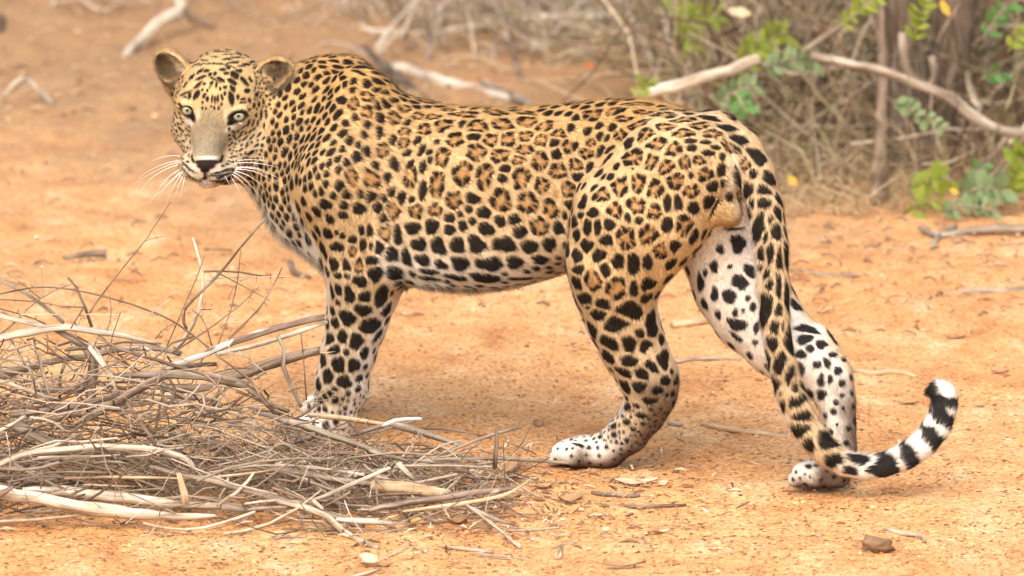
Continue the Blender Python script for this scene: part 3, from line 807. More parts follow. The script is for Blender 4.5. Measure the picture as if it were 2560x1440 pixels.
            if ros:
                hole = hol + 0.08 * np.sin(2 * an + p[3])
                g = np.maximum(0, np.cos(an - p[0])) ** 6 + 0.9 * np.maximum(0, np.cos(an - p[0] - 2.3 - 0.5 * np.sin(p[2]))) ** 14
                tawn[idx] = np.maximum(tawn[idx], sstep(1.0, 0.75, qv) * k)
                mb = 3 + int(p[1] * 0.47)
                bead = 1 - 0.7 * sstep(-0.80, -0.96, np.cos(mb * an + p[2] + 0.6 * np.sin(an + p[1])))
                k = k * bead
                k = k * (1 - sstep(hole + 0.16, hole - 0.10, qv)) * (1 - 0.95 * sstep(0.7, 0.95, g) * sstep(0.25, 0.5, qv))
            dark[idx] = np.maximum(dark[idx], k)
    def cast(px, py):
        d = Vector(ray(px, py)).normalized()
        loc, nn, ix, ds = bvh.ray_cast(CAM, d)
        return (np.array(loc), np.array(nn)) if loc is not None else (None, None)
    def traced(txt, Z, lob=1.0, grow=1.0, hol=0.44, gap=None):
        for px, py, rx, ry, an, ros in parse(txt, Z):
            c, nn = cast(px, py)
            if c is None: continue
            m = mpp(c[1])
            nn = nn / np.linalg.norm(nn)
            if seeds_c and gap is None:
                dj = np.linalg.norm(np.array(seeds_c) - c, axis=1)
                if np.any(dj < 0.62 * np.maximum(np.array(seeds_r), max(rx, ry) * m)): continue
            face = max(0.45, -nn[1])
            spot(c, nn, max(0.0021, rx * m * grow / max(0.6, face)), max(0.0021, ry * m * grow), an, ros, UP, lob, gap, hol)
            seeds_c.append(c); seeds_r.append(max(rx, ry) * m)
    traced(T_FLANK, Z2, 1.0, 1.03, 0.34); traced(T_HIP, Z3, 1.0, 1.03, 0.26); traced(T_FORE, Z4, 1.0, 1.12); traced(T_HINDL, Z5, 1.0, 1.10); traced(T_HINDR, Z6, 1.0, 0.96); traced(T_TAIL6, Z6, 0.8, 1.25); traced(T_TAIL3, Z3, 0.8, 1.22)
    traced(T_FACE, Z1, 0.35, 1.12, 0.44, 0.0010)
    # procedural spots wherever none were measured (the far side, neck, shoulder)
    SC = np.array(seeds_c + [[9, 9, 9]] * 6000); SR = np.array(seeds_r + [0.0] * 6000); ns = len(seeds_c)
    face_c = hp(535, 330, 0.1)
    cand = rng.permutation(nv)[:75000]
    for i in cand:
        p, r_ = V[i], regs[REG[i]]
        f = 0.75
        if r_ in ('scrotum', 'ear'): continue
        asp = 1.0; ros = False; ang = 0
        if r_ == 'head':
            s = 0.0058
            if np.dot(p - hp(560, 300, 0.0), HF) > 0.02:
                zx, zy = (PX[i] - Z1[0]) * Z1[2], (PY[i] - Z1[1]) * Z1[2]
                if 640 < zy < 1095 and abs(zx - 700) < 165: continue
                if zy > 1080 and 520 < zx < 840 or zy > 1235: continue
                if ((zx - 525) / 140) ** 2 + ((zy - 680) / 120) ** 2 < 1 or ((zx - 940) / 165) ** 2 + ((zy - 725) / 120) ** 2 < 1: continue
                if zy < 640 and 470 < zx < 1080: continue
                s = 0.0027; asp = 1.3; ang = rng.uniform(-50, 50); f = 0.5
        elif r_ == 'neck' or (r_ == 'trunk' and PX[i] < 1050):
            w = min(1, max(0, (PX[i] - 620) / 380)); s = 0.0052 + 0.0030 * w; asp = 1.35; f = 0.30
            if rng.random() < 0.3: s *= 1.25
            ang = (15 if PX[i] < 850 else -8) + rng.normal() * 14
            if PX[i] > 860 and p[2] > 0.42 and rng.random() < 0.4: ros = True; s *= 1.5
            if thr[i] > 0.4: s *= 1.1; f = 1.6
        elif r_ == 'trunk':
            s = 0.021; ros = p[2] > 0.42
            if nr[i] < 0: s = 0.0075 if p[2] < 0.5 else 0.0095; ros = False; f = 0.5
        elif r_ == 'fore':
            s = 0.018 if p[2] > 0.2 else (0.012 if p[2] > 0.1 else 0.006)
            if nr[i] < 0.1 and p[1] < 0.4: s *= 0.6
        elif r_ == 'hind':
            s = 0.019 if p[2] > 0.2 else (0.012 if p[2] > 0.12 else 0.006); ros = p[2] > 0.42
            if nr[i] < 0.1: s *= 0.55; ros = False
        elif r_ == 'hindr':
            s = 0.014 if p[2] > 0.2 else 0.008; f = 1.2
            if nr[i] < 0.1: f = 1.9; s *= 0.7
        elif r_ == 'tail':
            if tpar[i] > 13.5: continue
            s = 0.016
            if nb[i] > 0.25: f = 2.2
        if p[2] < 0.05: s = min(s, 0.004); f = 2.2
        s *= rng.uniform(0.82, 1.15)
        dd_ = SC[:ns] - p
        if np.any((dd_ * dd_).sum(1) < (SR[:ns] + s * (1 + f)) ** 2): continue
        SC[ns] = p; SR[ns] = s; ns += 1
        spot(p, N[i], s, s * asp, ang, ros, UP if abs(N[i][2]) < 0.9 else -HD, 1.0)
    paint_spots()
    # bands at the end of the tail, open underneath
    for px, py, hw in ((2206, 1163, 21), (2266, 1139, 19), (2325, 1094, 20), (2352, 1046, 16), (2362, 1006, 14), (2330, 980, 17)):
        c = at(px, py, -0.2)
        j = ((TW - c) ** 2).sum(1).argmin()
        tg = TW[min(j + 1, len(TW) - 1)] - TW[max(j - 1, 0)]; tg /= np.linalg.norm(tg)
        d = V - (TW[j] + tg * np.dot(c - TW[j], tg))
        al = np.abs(d @ tg) / (hw * MP)
        m = tl & (np.linalg.norm(d, axis=1) < 0.06) & (tpar >= 13)
        side = N @ np.cross(tg, np.array([0, 1.0, 0]))       # outer side of the curl stays white
        k = sstep(1.15, 0.85, al + wob * 1.2 + 0.25 * sstep(0.35, 0.9, side) * 2.0 + 0.12 * np.sin(7 * N[:, 0]))
        dark = np.where(m, np.maximum(dark, k), dark)
    C = lerp(C, (0.42, 0.225, 0.08), tawn * 0.8 * (C[:, 2] < 0.4))
    SPOT = np.array((0.007, 0.0058, 0.0065))
    noband = np.ones(nv)
    C = C * (1 + 0.10 * fbm(V, 18, 3, 40) + 0.07 * vnoise(V, 90, 44))[:, None]
    # ---- face markings: x,y,rx,ry,angle,colour,strength in the head zoom
    face = [(700, 880, 150, 230, 0, (0.235, 0.185, 0.115), 0.9), (690, 1030, 120, 70, 0, (0.28, 0.23, 0.155), 0.8),
            (520, 765, 50, 26, 40, (0.80, 0.76, 0.68), 0.9), (900, 810, 70, 22, -30, (0.80, 0.76, 0.68), 0.9), (600, 700, 20, 60, 0, (0.62, 0.53, 0.38), 0.7),
            (835, 720, 18, 60, 0, (0.62, 0.53, 0.38), 0.7), (485, 600, 70, 14, 8, (0.64, 0.53, 0.36), 0.4), (960, 640, 90, 14, -12, (0.64, 0.53, 0.36), 0.4),
            (690, 1080, 90, 14, 0, (0.62, 0.56, 0.46), 0.9),
            (650, 1315, 120, 55, 0, (0.80, 0.76, 0.70), 0.95), (560, 1190, 80, 60, 0, (0.70, 0.62, 0.50), 0.7), (770, 1200, 110, 60, 0, (0.70, 0.62, 0.50), 0.7)]
    def fpaint(x, y, rx, ry, an, col, st, soft=0.35):
        nonlocal C
        c, nn = cast(Z1[0] + x / Z1[2], Z1[1] + y / Z1[2])
        if c is None: return
        m = mpp(c[1]) / Z1[2]
        idx, d = near(c, max(rx, ry) * m * 1.6)
        a_ = R(an); x_ = d[:, 0]; y_ = d[:, 2]
        xr = x_ * math.cos(a_) - y_ * math.sin(a_); yr = x_ * math.sin(a_) + y_ * math.cos(a_)
        qv = np.sqrt((xr / (rx * m)) ** 2 + (yr / (ry * m)) ** 2)
        k = sstep(1 + soft, 1 - soft, qv) * st
        C[idx] = lerp(C[idx], col, k)
    for f in face:
        fpaint(*f, soft=0.6)
    for px_, py_, rx_, ry_ in ((1830, 440, 16, 62), (1846, 500, 10, 46)):     # white strip under the tail root
        fpaint((px_ - Z1[0]) * Z1[2], (py_ - Z1[1]) * Z1[2], rx_ * Z1[2], ry_ * Z1[2], 8, (0.72, 0.62, 0.47), 0.7, soft=0.8)
    C = lerp(C, SPOT, np.clip(dark, 0, 1) * 0.97)
    K = (0.018, 0.014, 0.013)
    for f in [(520, 662, 86, 56, 22, K, 1), (560, 735, 22, 44, -12, K, 1), (445, 625, 26, 12, 35, K, 1), (950, 704, 100, 58, -16, K, 1), (880, 775, 40, 26, -40, K, 1), (1035, 668, 24, 10, -15, K, 1),
              (678, 1120, 118, 26, 0, (0.026, 0.018, 0.016), 1), (668, 1150, 84, 36, 0, (0.032, 0.020, 0.017), 1), (660, 1182, 42, 28, 0, (0.030, 0.019, 0.016), 1),
              (553, 1085, 14, 40, -18, K, 0.95), (800, 1085, 14, 36, 20, K, 0.95), (660, 1225, 9, 40, 0, K, 0.9), (655, 1252, 26, 16, 0, K, 0.9),
              (590, 1268, 60, 10, 22, K, 0.75), (735, 1275, 70, 10, -18, K, 0.75)]:
        fpaint(*f, soft=0.22)
    C = np.clip(C, 0.005, 0.95)
    attr = me.color_attributes.new('coat', 'FLOAT_COLOR', 'POINT')
    attr.data.foreach_set('color', np.concatenate([C, np.ones((nv, 1))], 1).astype(np.float32).ravel())
    # ---- materials
    def coat_mat(name, rough):
        m, nt, b = new_mat(name, rough, 0.06)
        a = nt.nodes.new('ShaderNodeAttribute'); a.attribute_name = 'coat'
        g = nt.nodes.new('ShaderNodeNewGeometry')
        nn = noise_node(nt, mapping(nt, g.outputs['Position'], (300, 300, 700)), 1.0, 3, 0.6)
        r_ = ramp(nt, [(0.3, (0.8, 0.8, 0.8)), (0.7, (1.15, 1.15, 1.15))])
        nt.links.new(nn.outputs[0], r_.inputs[0])
        nt.links.new(mixc(nt, 0.8, a.outputs['Color'], r_.outputs[0], 'MULTIPLY'), b.inputs['Base Color'])
        return m, nt, b, nn
    mskin, nt, b, nn = coat_mat('leopard_coat', 0.75)
    bump(nt, b, nn.outputs[0], 0.5, 0.002)
    mfur, ntf, bf, _ = coat_mat('leopard_fur', 0.6)
    trn = ntf.nodes.new('ShaderNodeBsdfTranslucent'); mxs = ntf.nodes.new('ShaderNodeMixShader'); mxs.inputs[0].default_value = 0.42
    ntf.links.new(bf.inputs['Base Color'].links[0].from_socket, trn.inputs[0])
    ntf.links.new(bf.outputs[0], mxs.inputs[1]); ntf.links.new(trn.outputs[0], mxs.inputs[2])
    ntf.links.new(mxs.outputs[0], ntf.nodes['Material Output'].inputs[0])
    me.materials.clear(); me.materials.append(mskin)
    root = empty('leopard', (float(HC[0]), float(HC[1]), 0.0))
    tag(root, 'spotted leopard standing on the sand with its head turned and tail curled', 'leopard')
    def child(o, par, mesh_world=True):
        o.parent = par
        o.matrix_parent_inverse = Matrix.Translation(par.location).inverted() if par.type == 'EMPTY' else Matrix.Identity(4)
        return o
    body = bpy.data.objects.new('body', me); COL.objects.link(body); child(body, root)
    # ---- fur: short hairs lying along the coat
    me.calc_loop_triangles()
    nt_ = len(me.loop_triangles)
    T = np.empty(nt_ * 3, np.int32); me.loop_triangles.foreach_get('vertices', T); T = T.reshape(-1, 3)
    A3 = np.linalg.norm(np.cross(V[T[:, 1]] - V[T[:, 0]], V[T[:, 2]] - V[T[:, 0]]), axis=1)
    hfront = is_('head')
    wgt = A3 * (1 + 1.2 * hfront[T[:, 0]])
    NH = 380000
    pick = rng.choice(nt_, NH, p=wgt / wgt.sum())
    u = rng.random((NH, 2)); s1 = np.sqrt(u[:, :1])
    b0, b1, b2 = 1 - s1, s1 * (1 - u[:, 1:]), s1 * u[:, 1:]
    Tp = T[pick]
    P0 = V[Tp[:, 0]] * b0 + V[Tp[:, 1]] * b1 + V[Tp[:, 2]] * b2
    Nn = N[Tp[:, 0]] * b0 + N[Tp[:, 1]] * b1 + N[Tp[:, 2]] * b2; Nn /= np.linalg.norm(Nn, axis=1)[:, None]
    Cc = C[Tp[:, 0]] * b0 + C[Tp[:, 1]] * b1 + C[Tp[:, 2]] * b2
    rg = REG[Tp[:, 0]]
    flow = np.tile(-HD * 0.85 - UP * 0.45, (NH, 1))
    names = np.array(regs)[rg]
    lg = np.isin(names, ['fore', 'hind', 'hindr']); flow[lg] = -UP * 0.9 - HD * 0.25
    nk = names == 'neck'; flow[nk] = -HD * 0.6 - UP * 0.8
    lw = (names == 'trunk') & (P0[:, 2] < 0.31); flow[lw] = -UP * 0.5 - HD * 0.5
    hh = np.isin(names, ['head', 'ear']); flow[hh] = P0[hh] - hp(515, 405, 0.16); flow[hh] /= np.linalg.norm(flow[hh], axis=1)[:, None]
    tt = np.where(names == 'tail')[0]
    j = tpar[Tp[tt, 0]].astype(int); j = np.clip(j, 0, len(TW) - 2); tg = TW[j + 1] - TW[j]; flow[tt] = tg / np.linalg.norm(tg, axis=1)[:, None]
    flow += rng.normal(0, 0.22, (NH, 3))
    flow -= Nn * (flow * Nn).sum(1)[:, None]; flow /= np.linalg.norm(flow, axis=1)[:, None] + 1e-9
    L = np.full(NH, 0.0105); L[hh] = 0.0042; L[names == 'tail'] = 0.011; L[lg] = 0.0068
    L[nk] = 0.008
    low = (names == 'trunk') & (P0[:, 2] < 0.29); L[low] = 0.011 + 0.012 * np.clip((0.29 - P0[low, 2]) / 0.05, 0, 1)
    L[P0[:, 2] < 0.06] = 0.005
    fr = (P0 - hp(520, 330, 0.1)) @ HF
    L *= rng.uniform(0.6, 1.25, NH)
    er = names == 'ear'; L[er] *= 2.0
    lift = rng.uniform(0.20, 0.60, NH); lift[low] = rng.uniform(0.5, 1.4, low.sum())
    sh = thr[Tp[:, 0]] * np.isin(names, ['neck', 'trunk']); L = L * (1 + 0.7 * sh); lift = lift + 0.4 * sh
    tip = P0 + (flow + Nn * lift[:, None]) * L[:, None]
    keep = np.ones(NH, bool)
    for c_, rr2 in EYEC:
        keep &= np.linalg.norm(P0 - c_, axis=1) > rr2 * 1.22
    keep &= np.linalg.norm((P0 - hp(516, 407, 0.142)) * np.array([0.75, 1, 1.3]), axis=1) > 0.019
    keep &= tip[:, 2] > 0.0
    fringe = np.clip(low * 1.0 + sh, 0, 1)[keep]
    P0, Nn, Cc, tip, flow, L = P0[keep], Nn[keep], Cc[keep], tip[keep], flow[keep], L[keep]
    nh = len(P0)
    side = np.cross(flow, Nn) * (0.00048 * rng.uniform(0.7, 1.3, nh))[:, None]
    HV = np.empty((nh, 3, 3)); HV[:, 0] = P0 - side - Nn * 0.0004; HV[:, 1] = P0 + side - Nn * 0.0004; HV[:, 2] = tip
    hm = bpy.data.meshes.new('fur')
    hm.vertices.add(nh * 3); hm.vertices.foreach_set('co', HV.astype(np.float32).ravel())
    hm.loops.add(nh * 3); hm.loops.foreach_set('vertex_index', np.arange(nh * 3, dtype=np.int32))
    hm.polygons.add(nh); hm.polygons.foreach_set('loop_start', np.arange(0, nh * 3, 3, dtype=np.int32))
    hm.update(calc_edges=True)
    hm.polygons.foreach_set('use_smooth', [True] * nh)
    Cv = np.repeat((Cc * rng.uniform(0.68, 1.42, (nh, 1)))[:, None, :], 3, 1)
    Cv[:, 2] = np.clip(Cv[:, 2] * 1.06, 0, 1)
    ca = hm.color_attributes.new('coat', 'FLOAT_COLOR', 'POINT')
    ca.data.foreach_set('color', np.concatenate([np.clip(Cv.reshape(-1, 3), 0, 1), np.ones((nh * 3, 1))], 1).astype(np.float32).ravel())
    Nv = np.repeat((Nn * 0.93 + flow * 0.12 + fringe[:, None] * (UP * 0.75 + np.array([-0.25, -0.65, 0])))[:, None, :], 3, 1).reshape(-1, 3); Nv /= np.linalg.norm(Nv, axis=1)[:, None]
    hm.normals_split_custom_set_from_vertices(Nv.tolist())
    hm.materials.append(mfur)
    fur = bpy.data.objects.new('fur', hm); COL.objects.link(fur); fur.parent = body
    fur['kind'] = 'stuff'
    # ---- eyes
    mi, nt, b = new_mat('leopard_iris', 0.12, 0.6)
    tc = nt.nodes.new('ShaderNodeTexCoord')
    sp_ = nt.nodes.new('ShaderNodeVectorMath'); sp_.operation = 'LENGTH'
    mp_ = mapping(nt, tc.outputs['Object'], (1, 0, 1)); nt.links.new(mp_, sp_.inputs[0])
    rr_ = ramp(nt, [(0.0, (0.012, 0.012, 0.010)), (0.17, (0.012, 0.012, 0.010)), (0.23, (0.22, 0.21, 0.11)), (0.40, (0.31, 0.31, 0.19)), (0.66, (0.27, 0.275, 0.17)), (0.72, (0.06, 0.05, 0.03)), (1.0, (0.02, 0.015, 0.012))])
    sc_ = nt.nodes.new('ShaderNodeMath'); sc_.operation = 'MULTIPLY'; sc_.inputs[1].default_value = 1.0
    nt.links.new(sp_.outputs['Value'], sc_.inputs[0]); nt.links.new(sc_.outputs[0], rr_.inputs[0])
    nt.links.new(rr_.outputs[0], b.inputs['Base Color'])
    for c, rr2 in EYEC:
        bm = bmesh.new(); bmesh.ops.create_uvsphere(bm, u_segments=24, v_segments=16, radius=1.0)
        em = bpy.data.meshes.new('eye'); bm.to_mesh(em); bm.free()
        em.polygons.foreach_set('use_smooth', [True] * len(em.polygons))
        em.materials.append(mi)
        eo = bpy.data.objects.new('eye', em); COL.objects.link(eo)
        eo.matrix_world = Matrix.Translation(c) @ Matrix.Diagonal((rr2, rr2, rr2, 1))
        eo.parent = root; eo.matrix_parent_inverse = Matrix.Translation(root.location).inverted()
    # ---- whiskers
    mw, nt, b = new_mat('whisker_white', 0.5, 0.4)
    b.inputs['Base Color'].default_value = (0.85, 0.82, 0.76, 1)
    WH = [((445, 1065), (330, 1065), (210, 1105)), ((440, 1105), (270, 1145), (90, 1250)), ((440, 1135), (230, 1230), (100, 1380)), ((450, 1180), (320, 1270), (225, 1420)), ((460, 1190), (340, 1310), (250, 1440)),
          ((470, 1200), (400, 1310), (330, 1460)), ((480, 1215), (430, 1330), (390, 1450)), ((490, 1225), (470, 1320), (455, 1420)), ((470, 1195), (360, 1290), (170, 1470)), ((445, 1120), (300, 1160), (60, 1290)),
          ((930, 1105), (1080, 1095), (1250, 1112)), ((940, 1125), (1140, 1130), (1390, 1195)), ((920, 1165), (1120, 1170), (1290, 1260)), ((910, 1180), (1120, 1210), (1330, 1350)), ((905, 1190), (1080, 1260), (1230, 1400)),
          ((895, 1200), (1030, 1290), (1130, 1430)), ((885, 1215), (1010, 1320), (1090, 1450)), ((880, 1240), (940, 1340), (985, 1440)), ((830, 1240), (860, 1290), (885, 1350)), ((915, 1170), (1150, 1190), (1400, 1330))]
    for w in WH:
        px = [(Z1[0] + a / Z1[2], Z1[1] + b_ / Z1[2]) for a, b_ in w]
        c, nn = cast(*px[0])
        if c is None: c = hp(px[0][0], px[0][1], 0.1)
        c = np.array(c) + HF * (-0.002)
        pts = [c, at(px[1][0], px[1][1], c[1] - 0.012), at(px[2][0], px[2][1], c[1] + 0.01)]
        ts = np.linspace(0, 1, 9)
        L_ = [(1 - t) ** 2 * pts[0] + 2 * t * (1 - t) * (2 * pts[1] - 0.5 * pts[0] - 0.5 * pts[2]) + t * t * pts[2] for t in ts]
        vs, fs = [], []
        for k_, p in enumerate(L_):
            r_ = 0.0005 * (1 - 0.8 * ts[k_])
            for a in range(4):
                an = a * math.pi / 2
                vs.append((p[0] + r_ * math.cos(an), p[1] + r_ * math.sin(an) * 0.7, p[2] + r_ * math.sin(an)))
        for k_ in range(8):
            for a in range(4):
                fs.append((k_ * 4 + a, k_ * 4 + (a + 1) % 4, k_ * 4 + 4 + (a + 1) % 4, k_ * 4 + 4 + a))
        wo_ = mesh_obj('whisker', vs, fs, mw)
        wo_.parent = root; wo_.matrix_parent_inverse = Matrix.Translation(root.location).inverted()
    print('leopard verts', nv, 'hairs', nh, 'seeds', ns)
    return body
build_leopard()
# ---------------------------------------------------------------- sticks
rnd = random.Random(11)
ZA = (0, 500, 2.88); ZB = (0, 900, 2.666); ZC = (700, 980, 3.130); ZP = (0, 0, 1.0)
def catmull(P, n):
    P = np.array(P, float)
    if len(P) == 2:
        t = np.linspace(0, 1, n)[:, None]
        return P[0] * (1 - t) + P[1] * t
    Q = np.concatenate([[2 * P[0] - P[1]], P, [2 * P[-1] - P[-2]]])
    out = []
    for t in np.linspace(0, len(P) - 1, n):
        i = min(int(t), len(P) - 2); f = t - i
        a, b, c, d = Q[i], Q[i + 1], Q[i + 2], Q[i + 3]
        out.append(0.5 * ((2 * b) + (c - a) * f + (2 * a - 5 * b + 4 * c - d) * f * f + (3 * b - a - 3 * c + d) * f ** 3))
    return np.array(out)
def tube_geo(path, rad, sides, rng, rough=0.10, jag=0.0, thorns=0, flat=1.0):
    """vertices, faces and grain vectors of one stick"""
    n = len(path)
    tg = np.gradient(path, axis=0); tg /= np.linalg.norm(tg, axis=1)[:, None] + 1e-9
    ref = np.array([0.31, 0.22, 0.92])
    vs, gr, fs = [], [], []
    ln = np.concatenate([[0], np.cumsum(np.linalg.norm(np.diff(path, axis=0), axis=1))])
    off = rng.uniform(0, 50)
    ph = rng.uniform(0, 6.28, 6)
    for i in range(n):
        s = np.cross(tg[i], ref); s /= np.linalg.norm(s) + 1e-9
        u = np.cross(s, tg[i])
        for k in range(sides):
            a = 2 * math.pi * k / sides
            r = rad[i] * (1 + rough * (0.6 * math.sin(2 * a + ph[0] + ln[i] * 9) + 0.5 * math.sin(3 * a + ph[1] - ln[i] * 14) + 0.8 * math.sin(ln[i] * 55 + ph[2]) * math.sin(ln[i] * 23 + ph[3])))
            e = 0.0
            if jag and i in (0, n - 1):
                e = rng.uniform(-1, 1) * jag * rad[i] * (1 if i else -1)
            p = path[i] + s * (math.cos(a) * r) + u * (math.sin(a) * r * flat) + tg[i] * e
            vs.append(p); gr.append((off + ln[i], math.cos(a) * rad[i] + off * 0.37, math.sin(a) * rad[i] + off * 0.11))
    for i in range(n - 1):
        for k in range(sides):
            k2 = (k + 1) % sides
            fs.append((i * sides + k, i * sides + k2, (i + 1) * sides + k2, (i + 1) * sides + k))
    for i, sg in ((0, -1), (n - 1, 1)):
        c = len(vs)
        vs.append(path[i] + tg[i] * sg * rad[i] * (0.25 if not jag else -0.1)); gr.append((off + ln[i] + 3, off * .37, off * .11))
        for k in range(sides):
            k2 = (k + 1) % sides
            a, b = i * sides + k, i * sides + k2
            fs.append((a, b, c) if sg > 0 else (b, a, c))
    for _ in range(thorns):
        i = rng.integers(1, n - 1) if n > 2 else 0
        d = rng.normal(0, 1, 3); d -= tg[i] * np.dot(d, tg[i]); d /= np.linalg.norm(d) + 1e-9
        d = d + tg[i] * rng.uniform(-0.3, 0.5)
        L = rng.uniform(0.007, 0.022); w = min(0.0009, rad[i] * 0.6)
        b = path[i]; c = len(vs)
        s = np.cross(d, tg[i]); s /= np.linalg.norm(s) + 1e-9
        for q in (s * w, tg[i] * w * 1.4, -s * w):
            vs.append(b + q); gr.append((off + ln[i], off, off))
        vs.append(b + d * L); gr.append((off + ln[i] + .02, off, off))
        fs += [(c, c + 1, c + 3), (c + 1, c + 2, c + 3), (c + 2, c, c + 3)]
    return vs, fs, gr
def add_grain(me, gr):
    at_ = me.attributes.new('grain', 'FLOAT_VECTOR', 'POINT')
    at_.data.foreach_set('vector', np.array(gr, np.float32).ravel())
def obj_from(name, vs, fs, gr, mat, parent=None, smooth=True):
    V_ = np.array(vs); base = V_[V_[:, 2].argmin()].copy() if parent is None else np.zeros(3)
    o = mesh_obj(name, V_ - base, fs, mat, parent, smooth)
    o.location = base
    if gr is not None: add_grain(o.data, gr)
    return o
NPR = np.random.default_rng(5)
def stick(name, Z, pts, r, Ys, mat, label=None, cat='stick', group=None, thorns=0, sides=None, jag=0.4, flat=1.0, wig=0.09):
    px = [(Z[0] + x / Z[2], Z[1] + y / Z[2]) for x, y in pts]
    rr = [q / Z[2] * (0.86 if Z is not ZP else 1.0) for q in r]
    n0 = len(px)
    W, RD_ = [], []
    for i, (x, y) in enumerate(px):
        t = i / max(1, n0 - 1)
        rp = float(np.interp(t, np.linspace(0, 1, len(rr)), rr))
        Y = float(np.interp(t, np.linspace(0, 1, len(Ys)), Ys))
        Y = min(Y, groundY(y + rp * 0.8))
        W.append(at(x, y, Y)); RD_.append(rp * mpp(Y))
    L = sum(np.linalg.norm(W[i + 1] - W[i]) for i in range(n0 - 1))
    n = int(min(40, max(4, L / 0.022)))
    path = catmull(W, n)
    rad = np.interp(np.linspace(0, 1, n), np.linspace(0, 1, n0), RD_)
    wv = NPR.normal(0, 1, (n, 3)); wv[0] = wv[-1] = 0
    path = path + wv * (rad * wig)[:, None]
    path[:, 2] = np.maximum(path[:, 2], rad * 0.75)
    if sides is None: sides = 10 if max(rad) > 0.006 else (7 if max(rad) > 0.0025 else 5)
    vs, fs, gr = tube_geo(path, rad, sides, NPR, 0.16, jag, thorns, flat)
    o = obj_from(name, vs, fs, gr, M[mat])
    tag(o, label, cat, group)
    return o

THIN = 'thin twigs of the brush pile'
TWL = {}
def twig(Z, pts, r, Ys, mat, thorns=6):
    ql = TWL.get(Z)
    lab = ql.pop(0) if ql else {'brown': 'thin brown thorny twig sticking out of the brush pile', 'pale': 'thin bleached twig lying in the brush pile', 'grey': 'thin grey twig crossing the brush pile'}[mat]
    stick('twig', Z, pts, r, Ys, mat, lab, 'twig', THIN, thorns, jag=0.0, wig=0.25)
def branch(Z, pts, r, Ys, mat, label, name='dead_branch', cat='branch', thorns=0, **k):
    stick(name, Z, pts, r, Ys, mat, label, cat, 'dead branches of the brush pile', thorns, **k)

TWL[ZA] = """longest whip thin twig reaching up beneath the leopard chin
brown twig leaning up right beside the leopard chest
dark straight twig parallel to the twig by the chest
slender upright twig close against the crooked white stick
brown level twig sticking out from the crooked white stick
bleached level twig just under the brown level twig
long bowed brown twig running over the whole pile to the peeling branch
short wavy twig running into the dark bent stick
brown twig diving under the arched weathered branch
straight bleached thread of a twig above the arched branch
short bleached spur forking from the straight bleached twig
bent brown side shoot of the dark bent stick
brown shoot hanging from the dark bent stick to the arched branch
vertical thin twig crossing the hollow branch near the foreleg
nearly vertical hair thin twig crossing the tall slanting stick
thin brown twig sloping down right under the level twigs
curved brown twig at the foot of the crooked white stick
brown twig passing down behind the pointed bleached branch
tapering dark twig standing in front of the grey branch
short grey peg under the arched weathered branch
short upright thorny twig over the straight bleached twig
faint brown twig above the straight grey sloping branch
small arched twig springing from the tip of the arched branch
tiny curved shoot on the tall slanting stick
tiny side shoot on the whip thin twig
dark peg hanging below the arched weathered branch
short bleached crossbar behind the twig by the chest
tiny spur on the crooked white upright stick
wavy grey twig before the grey branch behind the stump
short brown twig leaning into the pale arched branch butt
stout grey upright twig in front of the pale sloping stick
long thin brown twig fanning up behind the pointed branch
brown twig tucked below the slender slanting branch
bleached curved twig beside the tip of the arched branch
bleached bent twig under the pale stripped branch
bleached thorny twig over the thick hollow branch
brown prong beside the dark thorny slanting stick
brown prong at the foot of the bent hanging stick
bleached straw laid across the leopard foreleg
grey kinked twig low before the grey branch
bleached peg on the peeling branch""".split(chr(10))
TWL[ZB] = """grey level twig behind the rear white log
pale straight rod across the matted stalks
small pale straw leaning on the thin bowed stick
pale twig curving up to the weathered plank
dark twig on the sand below the cut piece
brown twig under the top of the low arched branch
dark brown twig above the thick smooth log
brown twig forking up beside the forked stump
long brown twig along the climbing grey branch
pale bowed twig rising over the matted stalks
brown curved twig beside the climbing branch tip
pale straw right of the low arched branch end
pale upright straw crossing the low arched branch butt
short pale peg beside the dark leaning stick
brown upright twig before the tan split board
pale curved twig above the thick smooth log
thin brown twig hanging over the matted stalks
brown twig running down past the forked stump
pale upright straw by the ochre bark strip
pale upright twig in front of the long grey branch
pale straw standing behind the bent pale stick
grey curved twig beneath the climbing branch""".split(chr(10))
TWL[ZC] = """long thin brown twig over the litter to the upright stub
pale prop leaning on the long split log
pale bent twig rising to a peak left of the stub
pale twig falling away from the peak towards the litter
short brown spur on the brown broken stick
side spur of the short upright stub
brown twig sloping down behind the level grey stick
pale straw standing before the pale stick section
pale straw leaning on the pale stick section
short pale peg under the tan split strip
brown twig under the stout sloping grey branch
brown twig in the matted stalks below the forepaw
pale straw beside the tan fallen log
pale straw beside the cream pebble
grey twig along the top of the tan fallen log
thin brown stalk standing right of the upright stub
grey twig lying above the long split log
brown peg under the crooked white branch
pale straw crossing the stout sloping grey branch""".split(chr(10))
